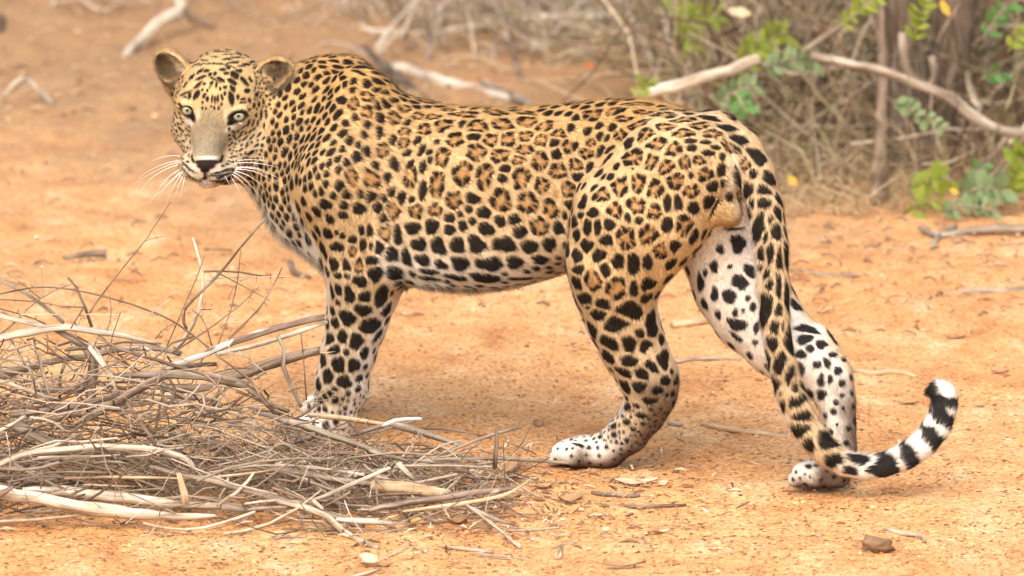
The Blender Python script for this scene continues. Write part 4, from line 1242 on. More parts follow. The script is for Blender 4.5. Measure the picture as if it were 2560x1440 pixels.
# the back and middle of the pile
branch(ZA, [(-60, 1010), (100, 970), (300, 935), (480, 915), (700, 945), (900, 975), (1150, 1045)], [34, 33, 30, 28, 14], [-.16, -.12], 'pale', 'long pale weathered branch arching over the top of the brush pile')
branch(ZA, [(-60, 815), (120, 870), (320, 905), (430, 950)], [22, 20], [-.10, -.13], 'pale', 'pale branch running into the arched weathered branch on the pile')
branch(ZA, [(400, 930), (540, 1010), (630, 1090), (680, 1190), (650, 1300), (650, 1440), (660, 1560)], [22, 30, 44, 44, 40], [-.13, -.15], 'brown', 'thick brown forked stump standing inside the brush pile')
branch(ZA, [(650, 1050), (720, 1150), (800, 1270), (838, 1375)], [34, 28, 10], [-.18, -.22], 'pale', 'short bleached pointed branch leaning on the brown stump')
branch(ZA, [(-60, 1275), (200, 1210), (400, 1155), (600, 1130), (850, 1080), (1100, 1060), (1300, 1110)], [34, 32, 28, 24], [-.06, -.06], 'grey', 'grey branch lying behind the brown stump of the pile')
branch(ZA, [(1180, 1215), (1400, 1140), (1600, 1055), (1800, 985), (2050, 905), (2335, 845)], [24, 28, 30, 32], [-.06, .02], 'patchy', 'branch with dark peeling bark and white patches ending in a pale cut')
branch(ZA, [(1560, 1110), (1800, 1055), (2000, 1000), (2180, 935), (2352, 880)], [18, 24, 26, 18], [-.05, .03], 'pale', 'pale stripped branch just under the dark peeling branch')
branch(ZA, [(1580, 1285), (1750, 1250), (1950, 1185), (2150, 1115), (2300, 1082)], [42, 44, 40, 36], [-.07, 0.0], 'brown', 'thick brown hollow branch pointing at the leopard foreleg', jag=0.7)
branch(ZA, [(2270, 1098), (2340, 1100), (2415, 1090)], [16, 14, 4], [0, .01], 'tan', 'torn pale splinter at the end of the hollow branch', name='splinter', cat='splinter', flat=0.4)
branch(ZA, [(780, 1270), (1000, 1262), (1250, 1256), (1500, 1272), (1785, 1340)], [28, 30, 34, 36], [-.17, -.16], 'grey', 'smooth grey branch lying level across the middle of the pile')
branch(ZA, [(700, 990), (900, 1085), (1200, 1175), (1500, 1262), (1700, 1310)], [12, 15, 15, 12], [-.2, -.19], 'brown', 'slender brown branch slanting down across the grey level branch')
branch(ZA, [(1390, 272), (1430, 400), (1462, 560), (1452, 700), (1420, 830), (1340, 980), (1262, 1070)], [11, 13, 15, 17, 24], [-.02, -.08], 'white', 'crooked white upright stick rising from the brush pile', thorns=4)
branch(ZA, [(1912, 135), (1750, 320), (1600, 510), (1470, 640), (1350, 760), (1318, 850), (1345, 930)], [8, 11, 13, 14], [-.08, -.1], 'brown', 'tall slanting brown thorny stick crossing the white upright stick', thorns=10)
branch(ZA, [(2000, 975), (2045, 1065), (2040, 1200), (2090, 1330), (2150, 1450), (2170, 1490)], [18, 20, 17, 13], [-.05, -.06], 'grey', 'bent grey stick hanging over the hollow branch down to the ground')
branch(ZA, [(-60, 555), (150, 650), (300, 750), (460, 885)], [14, 15, 17], [-.12, -.12], 'grey', 'straight grey branch sloping down to the arched branch')
branch(ZA, [(488, 558), (532, 602), (592, 700), (622, 800), (662, 915)], [8, 12, 12, 14], [-.16, -.17], 'brown', 'dark bent stick standing on the arched weathered branch', thorns=8)
branch(ZA, [(-60, 1290), (150, 1350), (360, 1425)], [20, 22, 16], [-.26, -.27], 'pale', 'pale stick sloping in front of the grey branch of the pile')
branch(ZA, [(820, 1460), (1000, 1352), (1160, 1275)], [34, 32, 24], [-.24, -.2], 'brown', 'brown branch rising to meet the grey level branch')
branch(ZA, [(1200, 1210), (1400, 1190), (1560, 1180)], [26, 24, 18], [-.02, 0], 'brown', 'short brown branch wedged under the peeling branch')
branch(ZA, [(1550, 1110), (1750, 1255), (1835, 1340), (1890, 1450)], [8, 13, 14, 12], [-.2, -.22], 'brown', 'dark thorny stick slanting past the end of the grey level branch', thorns=10)
for row in [
    ([(1228, 15), (1100, 210), (1040, 300), (820, 570), (700, 730), (645, 815)], [3.5, 6, 8], [-.12, -.16], 'brown'), ([(2032, 485), (1940, 670), (1850, 800), (1640, 1010)], [6, 9], [-.1, -.14], 'brown'),
    ([(1865, 625), (1700, 780), (1500, 930), (1240, 1100)], [6, 9], [-.05, -.1], 'brown'), ([(1472, 398), (1400, 600), (1310, 800), (1190, 1080)], [5, 7], [-.1, -.12], 'brown'),
    ([(1470, 515), (1700, 520), (1880, 545), (2040, 558)], [8, 7, 5], [-.06, -.02], 'brown'), ([(1490, 582), (1600, 560), (1900, 552), (2150, 562)], [7, 7, 4], [-.06, -.02], 'pale'),
    ([(-60, 690), (250, 630), (450, 635), (600, 660), (800, 710), (1000, 770), (1180, 840), (1350, 940), (1505, 1065)], [7, 9, 10], [-.15, -.12], 'brown'), ([(-60, 712), (250, 730), (450, 765), (600, 772)], [6, 7], [-.2, -.18], 'brown'),
    ([(-60, 765), (200, 840), (330, 895)], [6, 8], [-.18, -.16], 'brown'), ([(150, 825), (700, 825), (1150, 830)], [5, 4], [-.2, -.14], 'pale'), ([(1228, 708), (1080, 822)], [5, 7], [-.14, -.14], 'pale'),
    ([(532, 602), (350, 670), (180, 800)], [6, 4], [-.17, -.2], 'brown'), ([(602, 770), (510, 925)], [6, 7], [-.18, -.2], 'brown'), ([(2165, 965), (2190, 1200), (2207, 1440)], [5, 7], [-.02, -.02], 'brown'),
    ([(1735, 340), (1712, 560), (1660, 800), (1570, 1040)], [4, 6], [-.09, -.11], 'brown'), ([(1560, 520), (1750, 620), (1940, 725)], [6, 4], [-.08, -.07], 'brown'), ([(1380, 790), (1470, 870), (1525, 1050)], [6, 7], [-.07, -.08], 'brown'),
    ([(230, 990), (380, 1080), (500, 1200), (620, 1290)], [8, 8], [-.2, -.22], 'brown'), ([(238, 1010), (290, 1200), (352, 1430)], [5, 13], [-.24, -.26], 'brown'), ([(415, 1030), (360, 1165)], [9, 6], [-.18, -.19], 'grey'),
    ([(790, 690), (800, 830), (770, 940)], [4, 5], [-.16, -.17], 'brown'), ([(45, 525), (180, 620), (290, 710)], [4, 6], [-.14, -.14], 'brown'), ([(1120, 1000), (1180, 930), (1260, 885)], [6, 4], [-.1, -.1], 'brown'),
    ([(1640, 720), (1700, 600), (1790, 565)], [4, 3], [-.1, -.1], 'brown'), ([(1040, 300), (1100, 275), (1175, 262)], [4, 3], [-.13, -.13], 'brown'), ([(340, 970), (345, 1100)], [9, 6], [-.2, -.2], 'brown'),
    ([(1620, 880), (1780, 872)], [4, 4], [-.12, -.1], 'pale'), ([(1450, 790), (1530, 787)], [5, 3], [-.07, -.06], 'brown'), ([(100, 1010), (120, 1100), (230, 1230), (260, 1400)], [6, 9], [-.28, -.3], 'grey'),
    ([(-30, 1180), (60, 1060), (100, 1000)], [8, 5], [-.25, -.24], 'brown'), ([(285, 1095), (320, 1280), (370, 1440)], [14, 12], [-.29, -.3], 'grey'), ([(560, 1330), (700, 1260), (1020, 1050)], [6, 5], [-.24, -.2], 'brown'),
    ([(740, 1050), (880, 1180), (980, 1240)], [7, 7], [-.22, -.23], 'brown'), ([(1040, 1060), (1160, 1120), (1280, 1130)], [9, 7], [-.13, -.12], 'pale'), ([(1580, 1110), (1700, 1100), (1760, 1130)], [8, 6], [-.1, -.1], 'pale'),
    ([(1720, 1090), (1820, 1170), (1915, 1250)], [6, 4], [-.14, -.14], 'pale'), ([(1830, 1290), (1920, 1240)], [9, 5], [-.16, -.15], 'brown'), ([(2080, 1380), (2170, 1345)], [10, 5], [-.1, -.08], 'brown'),
    ([(2180, 1480), (2400, 1345)], [5, 3], [-.1, .05], 'pale'), ([(-40, 1110), (40, 1150), (200, 1210), (250, 1300)], [8, 9], [-.3, -.31], 'grey'), ([(1640, 1000), (1655, 1130)], [7, 4], [-.14, -.14], 'pale')]:
    twig(ZA, *row)
# the front of the pile
branch(ZB, [(150, 868), (400, 872), (700, 902), (900, 925), (1200, 962), (1480, 975)], [20, 40, 44, 36, 30, 22], [-.36, -.36], 'white', 'bleached white log lying behind the front white log')
branch(ZB, [(-60, 860), (60, 890), (250, 925), (500, 972), (800, 1012), (1000, 1032), (1250, 1042), (1440, 1036)], [50, 46, 46, 50, 46, 40, 30, 8], [-.42, -.44], 'white', 'long bleached white log at the front foot of the brush pile', jag=0.6)
branch(ZB, [(-60, 905), (20, 885), (90, 840)], [26, 30, 14], [-.45, -.45], 'brown', 'broken brown stub on the end of the front white log')
branch(ZB, [(1478, 982), (1540, 988), (1625, 1000)], [28, 30, 24], [-.40, -.40], 'grey', 'short cut piece of grey branch with a pale end')
branch(ZB, [(-60, 720), (150, 632), (400, 602), (650, 580), (900, 585), (1100, 612), (1245, 662), (1292, 730)], [30, 27, 26, 26, 24, 22], [-.30, -.30], 'pale', 'smooth pale branch arched low over the front of the pile')
branch(ZB, [(1000, 710), (1200, 762), (1400, 802), (1600, 852), (1800, 912), (2000, 978), (2290, 1068), (2420, 1105)], [14, 24, 28, 28, 30, 26], [-.35, -.42], 'grey', 'knobbly lichen grey branch running along the front of the pile')
branch(ZB, [(430, 792), (700, 782), (1000, 786), (1310, 792)], [20, 28, 26, 20], [-.33, -.33], 'tan', 'splintered tan board of split wood under the arched branch', name='split_wood', cat='wood', flat=0.5)
branch(ZB, [(560, 830), (760, 838), (900, 842)], [14, 16, 10], [-.36, -.36], 'tan', 'short tan splinter below the split board', name='split_wood', cat='wood', flat=0.5)
branch(ZB, [(1320, 765), (1600, 716), (1900, 700), (2150, 720), (2320, 748)], [10, 14, 14, 12], [-.33, -.31], 'pale', 'pale split slat curving over the weathered plank', name='split_wood', cat='wood', flat=0.6)
branch(ZB, [(1350, 790), (1600, 765), (1820, 735)], [14, 18, 16], [-.34, -.33], 'tan', 'tan split slat running up to the weathered plank', name='split_wood', cat='wood', flat=0.6)
branch(ZB, [(1790, 728), (2050, 762), (2320, 805), (2560, 835)], [40, 46, 46, 30], [-.30, -.30], 'grey', 'wide weathered grey plank of split trunk in the pile', name='split_wood', cat='wood', flat=0.6, jag=0.8)
branch(ZB, [(60, 415), (250, 510), (420, 592)], [44, 46, 44], [-.22, -.24], 'grey', 'thick smooth grey log end in the left of the pile under twigs')
branch(ZB, [(-60, 500), (60, 440), (170, 372)], [18, 16, 12], [-.27, -.27], 'pale', 'pale stick crossing above the thick grey log')
branch(ZB, [(220, 602), (400, 560), (548, 478)], [14, 16, 14], [-.29, -.26], 'pale', 'short pale stick propped on the low arched branch')
branch(ZB, [(60, 368), (300, 335), (500, 302), (640, 270), (820, 215)], [20, 26, 26, 22], [-.2, -.2], 'grey', 'grey branch with a long gentle bend above the thick log')
branch(ZB, [(560, 392), (750, 292), (900, 212), (1060, 128)], [28, 32, 32, 26], [-.24, -.2], 'grey', 'grey brown branch climbing to the middle of the pile')
branch(ZB, [(845, 280), (920, 400), (1000, 500), (1045, 580)], [14, 16, 14], [-.26, -.28], 'brown', 'dark brown stick leaning down to the low arched branch')
branch(ZB, [(1680, 335), (1900, 402), (2100, 462), (2290, 530), (2480, 600), (2600, 640)], [22, 26, 28, 28, 20], [-.16, -.14], 'grey', 'long grey branch passing in front of the leopard forepaw')
branch(ZB, [(870, 432), (1100, 430), (1400, 440), (1520, 482), (1612, 575)], [9, 11, 13, 9], [-.22, -.22], 'ochre', 'curled ochre yellow strip of bark in the pile', name='bark_strip', cat='bark', flat=0.35)
branch(ZB, [(1470, 952), (1580, 882), (1650, 810), (1692, 752)], [15, 16, 12], [-.40, -.38], 'pale', 'bent pale stick rising from the front of the pile')
branch(ZB, [(1190, 752), (1222, 850), (1232, 962)], [18, 24, 30], [-.40, -.40], 'tan', 'short upright tan stub on the white log')
branch(ZB, [(955, 1085), (1100, 1120), (1300, 1126), (1500, 1080), (1700, 1012)], [8, 11, 11, 9], [-.5, -.46], 'pale', 'thin bowed pale stick on the sand before the white log')
branch(ZB, [(1630, 958), (1850, 932), (2050, 948), (2290, 852), (2550, 740), (2600, 720)], [9, 13, 15, 15, 12], [-.42, -.38], 'pale', 'pale stick with an upturned end lying over the lichen branch')
branch(ZB, [(1650, 1000), (1780, 985), (1910, 982)], [12, 13, 9], [-.45, -.45], 'grey', 'small grey stick beside the short cut piece')
branch(ZB, [(90, 690), (300, 802), (440, 866)], [14, 16, 12], [-.36, -.38], 'grey', 'grey stick slanting down to the rear white log')
branch(ZB, [(460, 905), (612, 838)], [13, 7], [-.43, -.41], 'brown', 'small forked prong on the front white log')
branch(ZB, [(250, 655), (500, 650), (800, 632)], [26, 30, 12], [-.31, -.31], 'pale', 'broad pale slab of wood under the arched branch', flat=0.5, name='split_wood', cat='wood')
branch(ZB, [(620, 690), (760, 680), (860, 690)], [30, 34, 16], [-.32, -.32], 'grey', 'flat grey slab beside the broad pale slab', flat=0.4, name='split_wood', cat='wood')
branch(ZB, [(240, 190), (420, 205), (600, 200)], [30, 32, 26], [-.14, -.12], 'brown', 'dark brown branch half hidden deep in the pile')
branch(ZB, [(1080, 180), (1250, 190), (1420, 180)], [34, 32, 26], [-.08, -.08], 'brown', 'dark branch lying beneath the smooth grey level branch')
branch(ZB, [(1640, 175), (1760, 270), (1930, 345)], [20, 22, 16], [-.08, -.08], 'brown', 'brown stick half buried behind the long grey branch')
for row in [([(-60, 780), (250, 760), (400, 745), (720, 750)], [9, 10], [-.34, -.34], 'grey'), ([(1180, 342), (1500, 320), (1790, 294)], [9, 7], [-.2, -.18], 'pale'), ([(968, 1195), (1062, 1078)], [4, 5], [-.52, -.5], 'pale'),
            ([(1440, 702), (1600, 668), (1812, 598)], [6, 5], [-.28, -.26], 'pale'), ([(1810, 1178), (2150, 1196)], [8, 8], [-.5, -.5], 'brown'), ([(880, 610), (1000, 640), (1150, 660)], [11, 9], [-.3, -.3], 'brown'),
            ([(0, 230), (100, 290), (260, 330)], [12, 12], [-.26, -.25], 'brown'), ([(330, 260), (520, 170), (570, 140)], [7, 5], [-.26, -.24], 'brown'), ([(380, 400), (600, 290), (800, 210)], [8, 6], [-.26, -.23], 'brown'),
            ([(1150, 320), (1270, 240), (1350, 140)], [7, 5], [-.24, -.2], 'pale'), ([(990, 230), (1080, 160), (1110, 70)], [6, 5], [-.24, -.22], 'brown'), ([(1300, 640), (1480, 655), (1560, 640)], [5, 5], [-.29, -.29], 'pale'),
            ([(40, 480), (70, 640), (60, 760)], [5, 5], [-.36, -.37], 'pale'), ([(860, 350), (875, 480)], [8, 5], [-.28, -.28], 'pale'), ([(300, 690), (270, 860)], [6, 8], [-.38, -.39], 'brown'),
            ([(200, 380), (330, 400), (430, 470)], [9, 10], [-.27, -.27], 'pale'), ([(1060, 170), (1100, 300), (1130, 450)], [6, 6], [-.25, -.26], 'brown'), ([(400, 130), (520, 230), (640, 400)], [8, 8], [-.26, -.28], 'brown'),
            ([(1400, 460), (1385, 600)], [4, 4], [-.3, -.3], 'pale'), ([(1660, 600), (1690, 420), (1740, 320)], [5, 3], [-.25, -.24], 'pale'), ([(1990, 860), (2060, 700)], [4, 3], [-.4, -.39], 'pale'), ([(1170, 300), (1000, 380), (860, 420)], [7, 6], [-.23, -.25], 'grey')]:
    twig(ZB, *row)
# the right tail of the pile
branch(ZC, [(215, 178), (500, 205), (700, 232), (890, 258)], [22, 24, 22, 18], [.02, .02], 'tan', 'straight tan stick lying before the leopard forepaw')
branch(ZC, [(530, 338), (750, 280), (900, 222), (1040, 210), (1205, 205)], [22, 24, 22, 20, 5], [-.08, -.04], 'patchy', 'brown stick with a pale broken tip beyond the forepaw', jag=0.8)
branch(ZC, [(880, 250), (1100, 312), (1250, 362), (1420, 425)], [30, 32, 28, 16], [-.02, -.06], 'grey', 'stout grey branch sloping right behind the brown broken stick')
branch(ZC, [(1100, 285), (1300, 290), (1500, 322), (1660, 365)], [11, 13, 9], [-.02, -.02], 'brown', 'slim brown stick arching towards the upright stub')
branch(ZC, [(1280, 478), (1500, 392), (1680, 330), (1858, 278)], [14, 16, 16], [-.1, -.04], 'grey', 'straight grey stick slanting up behind the upright stub')
branch(ZC, [(1692, 282), (1692, 430), (1680, 590)], [17, 25, 23], [-.17, -.18], 'brown', 'short brown upright stub standing in the sand')
branch(ZC, [(1030, 545), (1300, 526), (1700, 521), (2000, 540), (2260, 556)], [14, 16, 15, 14], [-.12, -.1], 'grey', 'long level grey stick reaching the leopard hind paw')
branch(ZC, [(700, 455), (860, 500), (1000, 545)], [22, 20, 14], [-.2, -.2], 'grey', 'grey branch stump fading into the litter of the pile')
branch(ZC, [(925, 555), (985, 620), (1060, 685)], [26, 26, 14], [-.26, -.27], 'pale', 'stubby pale stick pointing down in the litter')
branch(ZC, [(-40, 565), (330, 602), (600, 640), (860, 682)], [14, 16, 14, 8], [-.30, -.3], 'pale', 'pale splintered slat above the tan fallen log')
branch(ZC, [(720, 728), (950, 742), (1200, 782), (1330, 792)], [48, 54, 48, 34], [-.32, -.32], 'tan', 'stout tan fallen log at the right end of the pile')
branch(ZC, [(700, 925), (900, 882), (1150, 848), (1400, 808), (1650, 772), (1860, 748)], [26, 34, 34, 30, 26, 10], [-.40, -.38], 'patchy', 'long split log with a pale face pointing at the hind paws', jag=0.8)
branch(ZC, [(960, 935), (1300, 892), (1600, 842), (1800, 790), (1965, 678)], [14, 20, 18, 5], [-.43, -.41], 'tan', 'tan split strip below the long split log')
branch(ZC, [(1460, 882), (1650, 1028), (1885, 1218)], [10, 15, 15], [-.46, -.5], 'pale', 'straight pale stick lying loose on the sand')
branch(ZC, [(440, 998), (650, 1012), (900, 1032)], [22, 26, 20], [-.46, -.46], 'pale', 'pale stick section lying flat before the pile')
branch(ZC, [(-20, 855), (200, 902), (380, 982), (500, 1092), (650, 1172), (770, 1218)], [24, 28, 26, 24, 20], [-.44, -.5], 'white', 'crooked white branch reaching onto the sand')
branch(ZC, [(255, 850), (340, 920)], [22, 18], [-.45, -.45], 'pale', 'white stub on the crooked white branch')
branch(ZC, [(-20, 1130), (170, 1140), (365, 1156)], [10, 11, 8], [-.5, -.5], 'grey', 'small dark grey stick on the sand before the crooked branch')
branch(ZC, [(1490, 905), (1700, 1000), (1840, 1045)], [18, 20, 10], [-.46, -.46], 'grey', 'grey stick flat on the sand beside the loose pale stick')
branch(ZC, [(1275, 1213), (1450, 1228), (1665, 1252)], [16, 20, 16], [-.55, -.55], 'grey', 'short grey stick lying alone on the foreground sand')
branch(ZC, [(1515, 1280), (1650, 1295), (1805, 1312)], [10, 14, 10], [-.58, -.58], 'grey', 'flat grey chip of wood next to the lone short stick', flat=0.5)
branch(ZC, [(1560, 1268), (1800, 1290), (2010, 1326)], [7, 8, 5], [-.58, -.58], 'pale', 'thin pale sliver beside the flat grey chip')
branch(ZC, [(745, 1335), (900, 1262), (1028, 1188)], [12, 13, 5], [-.58, -.56], 'tan', 'tan stick tilted up on the foreground sand')
branch(ZC, [(570, 1440), (680, 1415), (780, 1385)], [16, 20, 12], [-.66, -.64], 'pale', 'pale bark chip in the foreground sand', flat=0.4)
for row in [([(200, 470), (500, 482), (800, 512), (1100, 542), (1400, 580), (1660, 612)], [7, 9, 7], [-.18, -.2], 'brown'), ([(1250, 805), (1420, 662)], [9, 5], [-.38, -.36], 'pale'), ([(1035, 572), (1260, 420), (1425, 378)], [8, 7], [-.18, -.12], 'pale'),
            ([(1260, 420), (1380, 500), (1465, 585)], [6, 5], [-.15, -.18], 'pale'), ([(655, 275), (730, 175)], [6, 4], [-.02, 0], 'brown'), ([(1690, 435), (1765, 436)], [7, 3], [-.17, -.16], 'brown'), ([(1750, 385), (1900, 440), (2005, 488)], [7, 5], [-.08, -.08], 'brown'),
            ([(505, 850), (570, 1000), (680, 1140)], [8, 5], [-.46, -.52], 'pale'), ([(900, 1040), (1130, 940)], [5, 4], [-.48, -.46], 'pale'), ([(1265, 885), (1330, 990)], [9, 8], [-.45, -.47], 'pale'), ([(1060, 300), (1180, 410)], [6, 5], [-.06, -.1], 'brown'),
            ([(500, 395), (300, 480), (180, 520)], [7, 5], [-.16, -.2], 'brown'), ([(700, 830), (720, 720)], [5, 4], [-.4, -.38], 'pale'), ([(790, 640), (845, 545)], [5, 3], [-.34, -.32], 'pale'), ([(960, 680), (1100, 720), (1300, 740)], [6, 5], [-.34, -.32], 'grey'),
            ([(1860, 640), (1870, 480)], [4, 3], [-.2, -.2], 'brown'), ([(1430, 740), (1650, 710)], [6, 5], [-.36, -.34], 'grey'), ([(150, 940), (190, 1080)], [9, 5], [-.47, -.5], 'brown'), ([(1000, 490), (1060, 380), (1090, 300)], [4, 3], [-.14, -.1], 'pale')]:
    twig(ZC, *row)

# ---------------------------------------------------------------- masses nobody could count
def soup(name, items, label, cat, mat='tint', ground=False):
    """items: (path, radii, sides, colour) joined in one mesh with a colour for each"""
    VS, FS, CS = [], [], []
    base = 0
    groups = {}
    for it in items: groups.setdefault((len(it[0]), it[2]), []).append(it)
    for (n, sides), its in groups.items():
        P = np.array([i[0] for i in its]); Rr = np.array([i[1] for i in its]); Cl = np.array([i[3] for i in its]); m = len(its)
        if ground: P[:, :, 2] += ground_height(P[:, 0, 0], P[:, 0, 1])[:, None]
        T = np.gradient(P, axis=1); T /= np.linalg.norm(T, axis=2)[..., None] + 1e-9
        S = np.cross(T, np.array([0.31, 0.22, 0.92])); S /= np.linalg.norm(S, axis=2)[..., None] + 1e-9
        U = np.cross(S, T)
        an = 2 * np.pi * np.arange(sides) / sides
        V_ = P[:, :, None, :] + Rr[:, :, None, None] * (S[:, :, None, :] * np.cos(an)[:, None] + U[:, :, None, :] * np.sin(an)[:, None])
        k = np.arange(sides); k2 = (k + 1) % sides
        f = np.concatenate([np.stack([i * sides + k, i * sides + k2, (i + 1) * sides + k2, (i + 1) * sides + k], 1) for i in range(n - 1)])
        VS.append(V_.reshape(-1, 3)); FS.append((f[None] + (np.arange(m) * n * sides)[:, None, None]).reshape(-1, 4) + base)
        CS.append(np.repeat(Cl, n * sides, 0)); base += m * n * sides
    VS, FS, CS = np.concatenate(VS), np.concatenate(FS), np.concatenate(CS)
    me = bpy.data.meshes.new(name)
    me.vertices.add(len(VS)); me.vertices.foreach_set('co', VS.astype(np.float32).ravel())
    me.loops.add(len(FS) * 4); me.loops.foreach_set('vertex_index', FS.astype(np.int32).ravel())
    me.polygons.add(len(FS)); me.polygons.foreach_set('loop_start', np.arange(0, len(FS) * 4, 4, dtype=np.int32))
    me.update(calc_edges=True)
    me.polygons.foreach_set('use_smooth', [True] * len(FS)); me.materials.append(M[mat])
    o = link(bpy.data.objects.new(name, me))
    a = me.color_attributes.new('tint', 'FLOAT_COLOR', 'POINT')
    a.data.foreach_set('color', np.concatenate([CS, np.ones((len(CS), 1))], 1).astype(np.float32).ravel())
    tag(o, label, cat, kind='stuff')
    return o
PAL = [(0.32, 0.23, 0.15), (0.20, 0.135, 0.085), (0.40, 0.31, 0.21), (0.52, 0.42, 0.30), (0.12, 0.078, 0.05), (0.26, 0.185, 0.125), (0.16, 0.105, 0.066)]
def pile_h(px):
    return float(np.interp(px, [-60, 250, 500, 650, 780, 900, 1050, 1250, 1340], [0.27, 0.28, 0.245, 0.19, 0.12, 0.075, 0.05, 0.03, 0.006]))
def pile_tangle():
    items = []
    g = NPR
    for i in range(1350):
        px = -80 + 1380 * g.random() ** 1.35
        y = -0.13 + 0.24 * g.normal() * 0.62
        y = min(0.10, max(-0.50, y))
        h = pile_h(px) * max(0.08, 1 - ((y + 0.16) / 0.36) ** 2)
        z = h * g.random() ** 1.4 + 0.003
        x = at(px, 900, y)[0]
        L = g.uniform(0.05, 0.21)
        a = g.uniform(0, 6.283); el = g.normal() * 0.42
        d = np.array([math.cos(a) * math.cos(el), math.sin(a) * math.cos(el) * 0.8, math.sin(el)])
        p = [np.array([x, y, z]) + d * L * (t - 0.5) + g.normal(0, 0.0035, 3) for t in (0, .33, .66, 1)]
        p = np.array(p); p[:, 2] = np.maximum(p[:, 2], 0.003)
        r = 0.0006 + 0.0020 * g.random() ** 2
        items.append((p, np.array([r, r, r * .8, r * .4]), 4, PAL[g.integers(len(PAL))]))
    for i in range(170):                                 # longer dry twigs lying through the pile
        px = -100 + 1150 * g.random() ** 1.15; y = min(0.10, max(-0.46, g.normal(-0.15, 0.15)))
        h = pile_h(px) * max(0.15, 1 - ((y + 0.16) / 0.36) ** 2)
        x = at(px, 900, y)[0]; z = 0.8 * h * g.random() ** 1.2 + .004
        L = g.uniform(0.10, 0.34); a = g.normal(0, .45) + (math.pi if g.random() < .5 else 0); el = g.normal() * .2
        d = np.array([math.cos(a) * math.cos(el), math.sin(a) * math.cos(el), math.sin(el)])
        b = g.normal(0, .012, 3)
        p = np.array([np.array([x, y, z]) + d * L * (t - .5) + b * math.sin(t * 3.1) + g.normal(0, .0025, 3) for t in (0, .25, .5, .75, 1)]); p[:, 2] = np.maximum(p[:, 2], .003)
        r = g.uniform(0.0011, 0.0030)
        items.append((p, np.array([r, r, r * .9, r * .7, r * .4]), 5, [(0.30, 0.23, 0.16), (0.22, 0.16, 0.107), (0.38, 0.30, 0.215), (0.17, 0.115, 0.075), (0.26, 0.20, 0.14), (0.46, 0.37, 0.27)][g.integers(6)]))
    for i in range(1500):                                # matted fine dry stalks in the hollow of the pile
        px = g.normal(640, 210); y = g.uniform(-0.34, 0.02)
        if not -40 < px < 1330: continue
        x = at(px, 1000, y)[0]; z = g.random() ** 1.5 * min(0.085, pile_h(px) * 0.8)
        d = g.normal(0, 1, 3); d[2] = abs(d[2]) * 0.7; d /= np.linalg.norm(d)
        L = g.uniform(0.02, 0.06)
        p = np.array([np.array([x, y, z]) + d * L * t + g.normal(0, 0.003, 3) for t in (0, .5, 1)]); p[:, 2] = np.maximum(p[:, 2], 0.002)
        c = (0.26, 0.175, 0.11) if g.random() < .65 else (0.45, 0.33, 0.22)
        items.append((p, np.array([0.0006, 0.0006, 0.0003]), 3, c))
    soup('twig_tangle', items, 'tangle of fine dry twigs and stalks filling the brush pile', 'twigs')
pile_tangle()

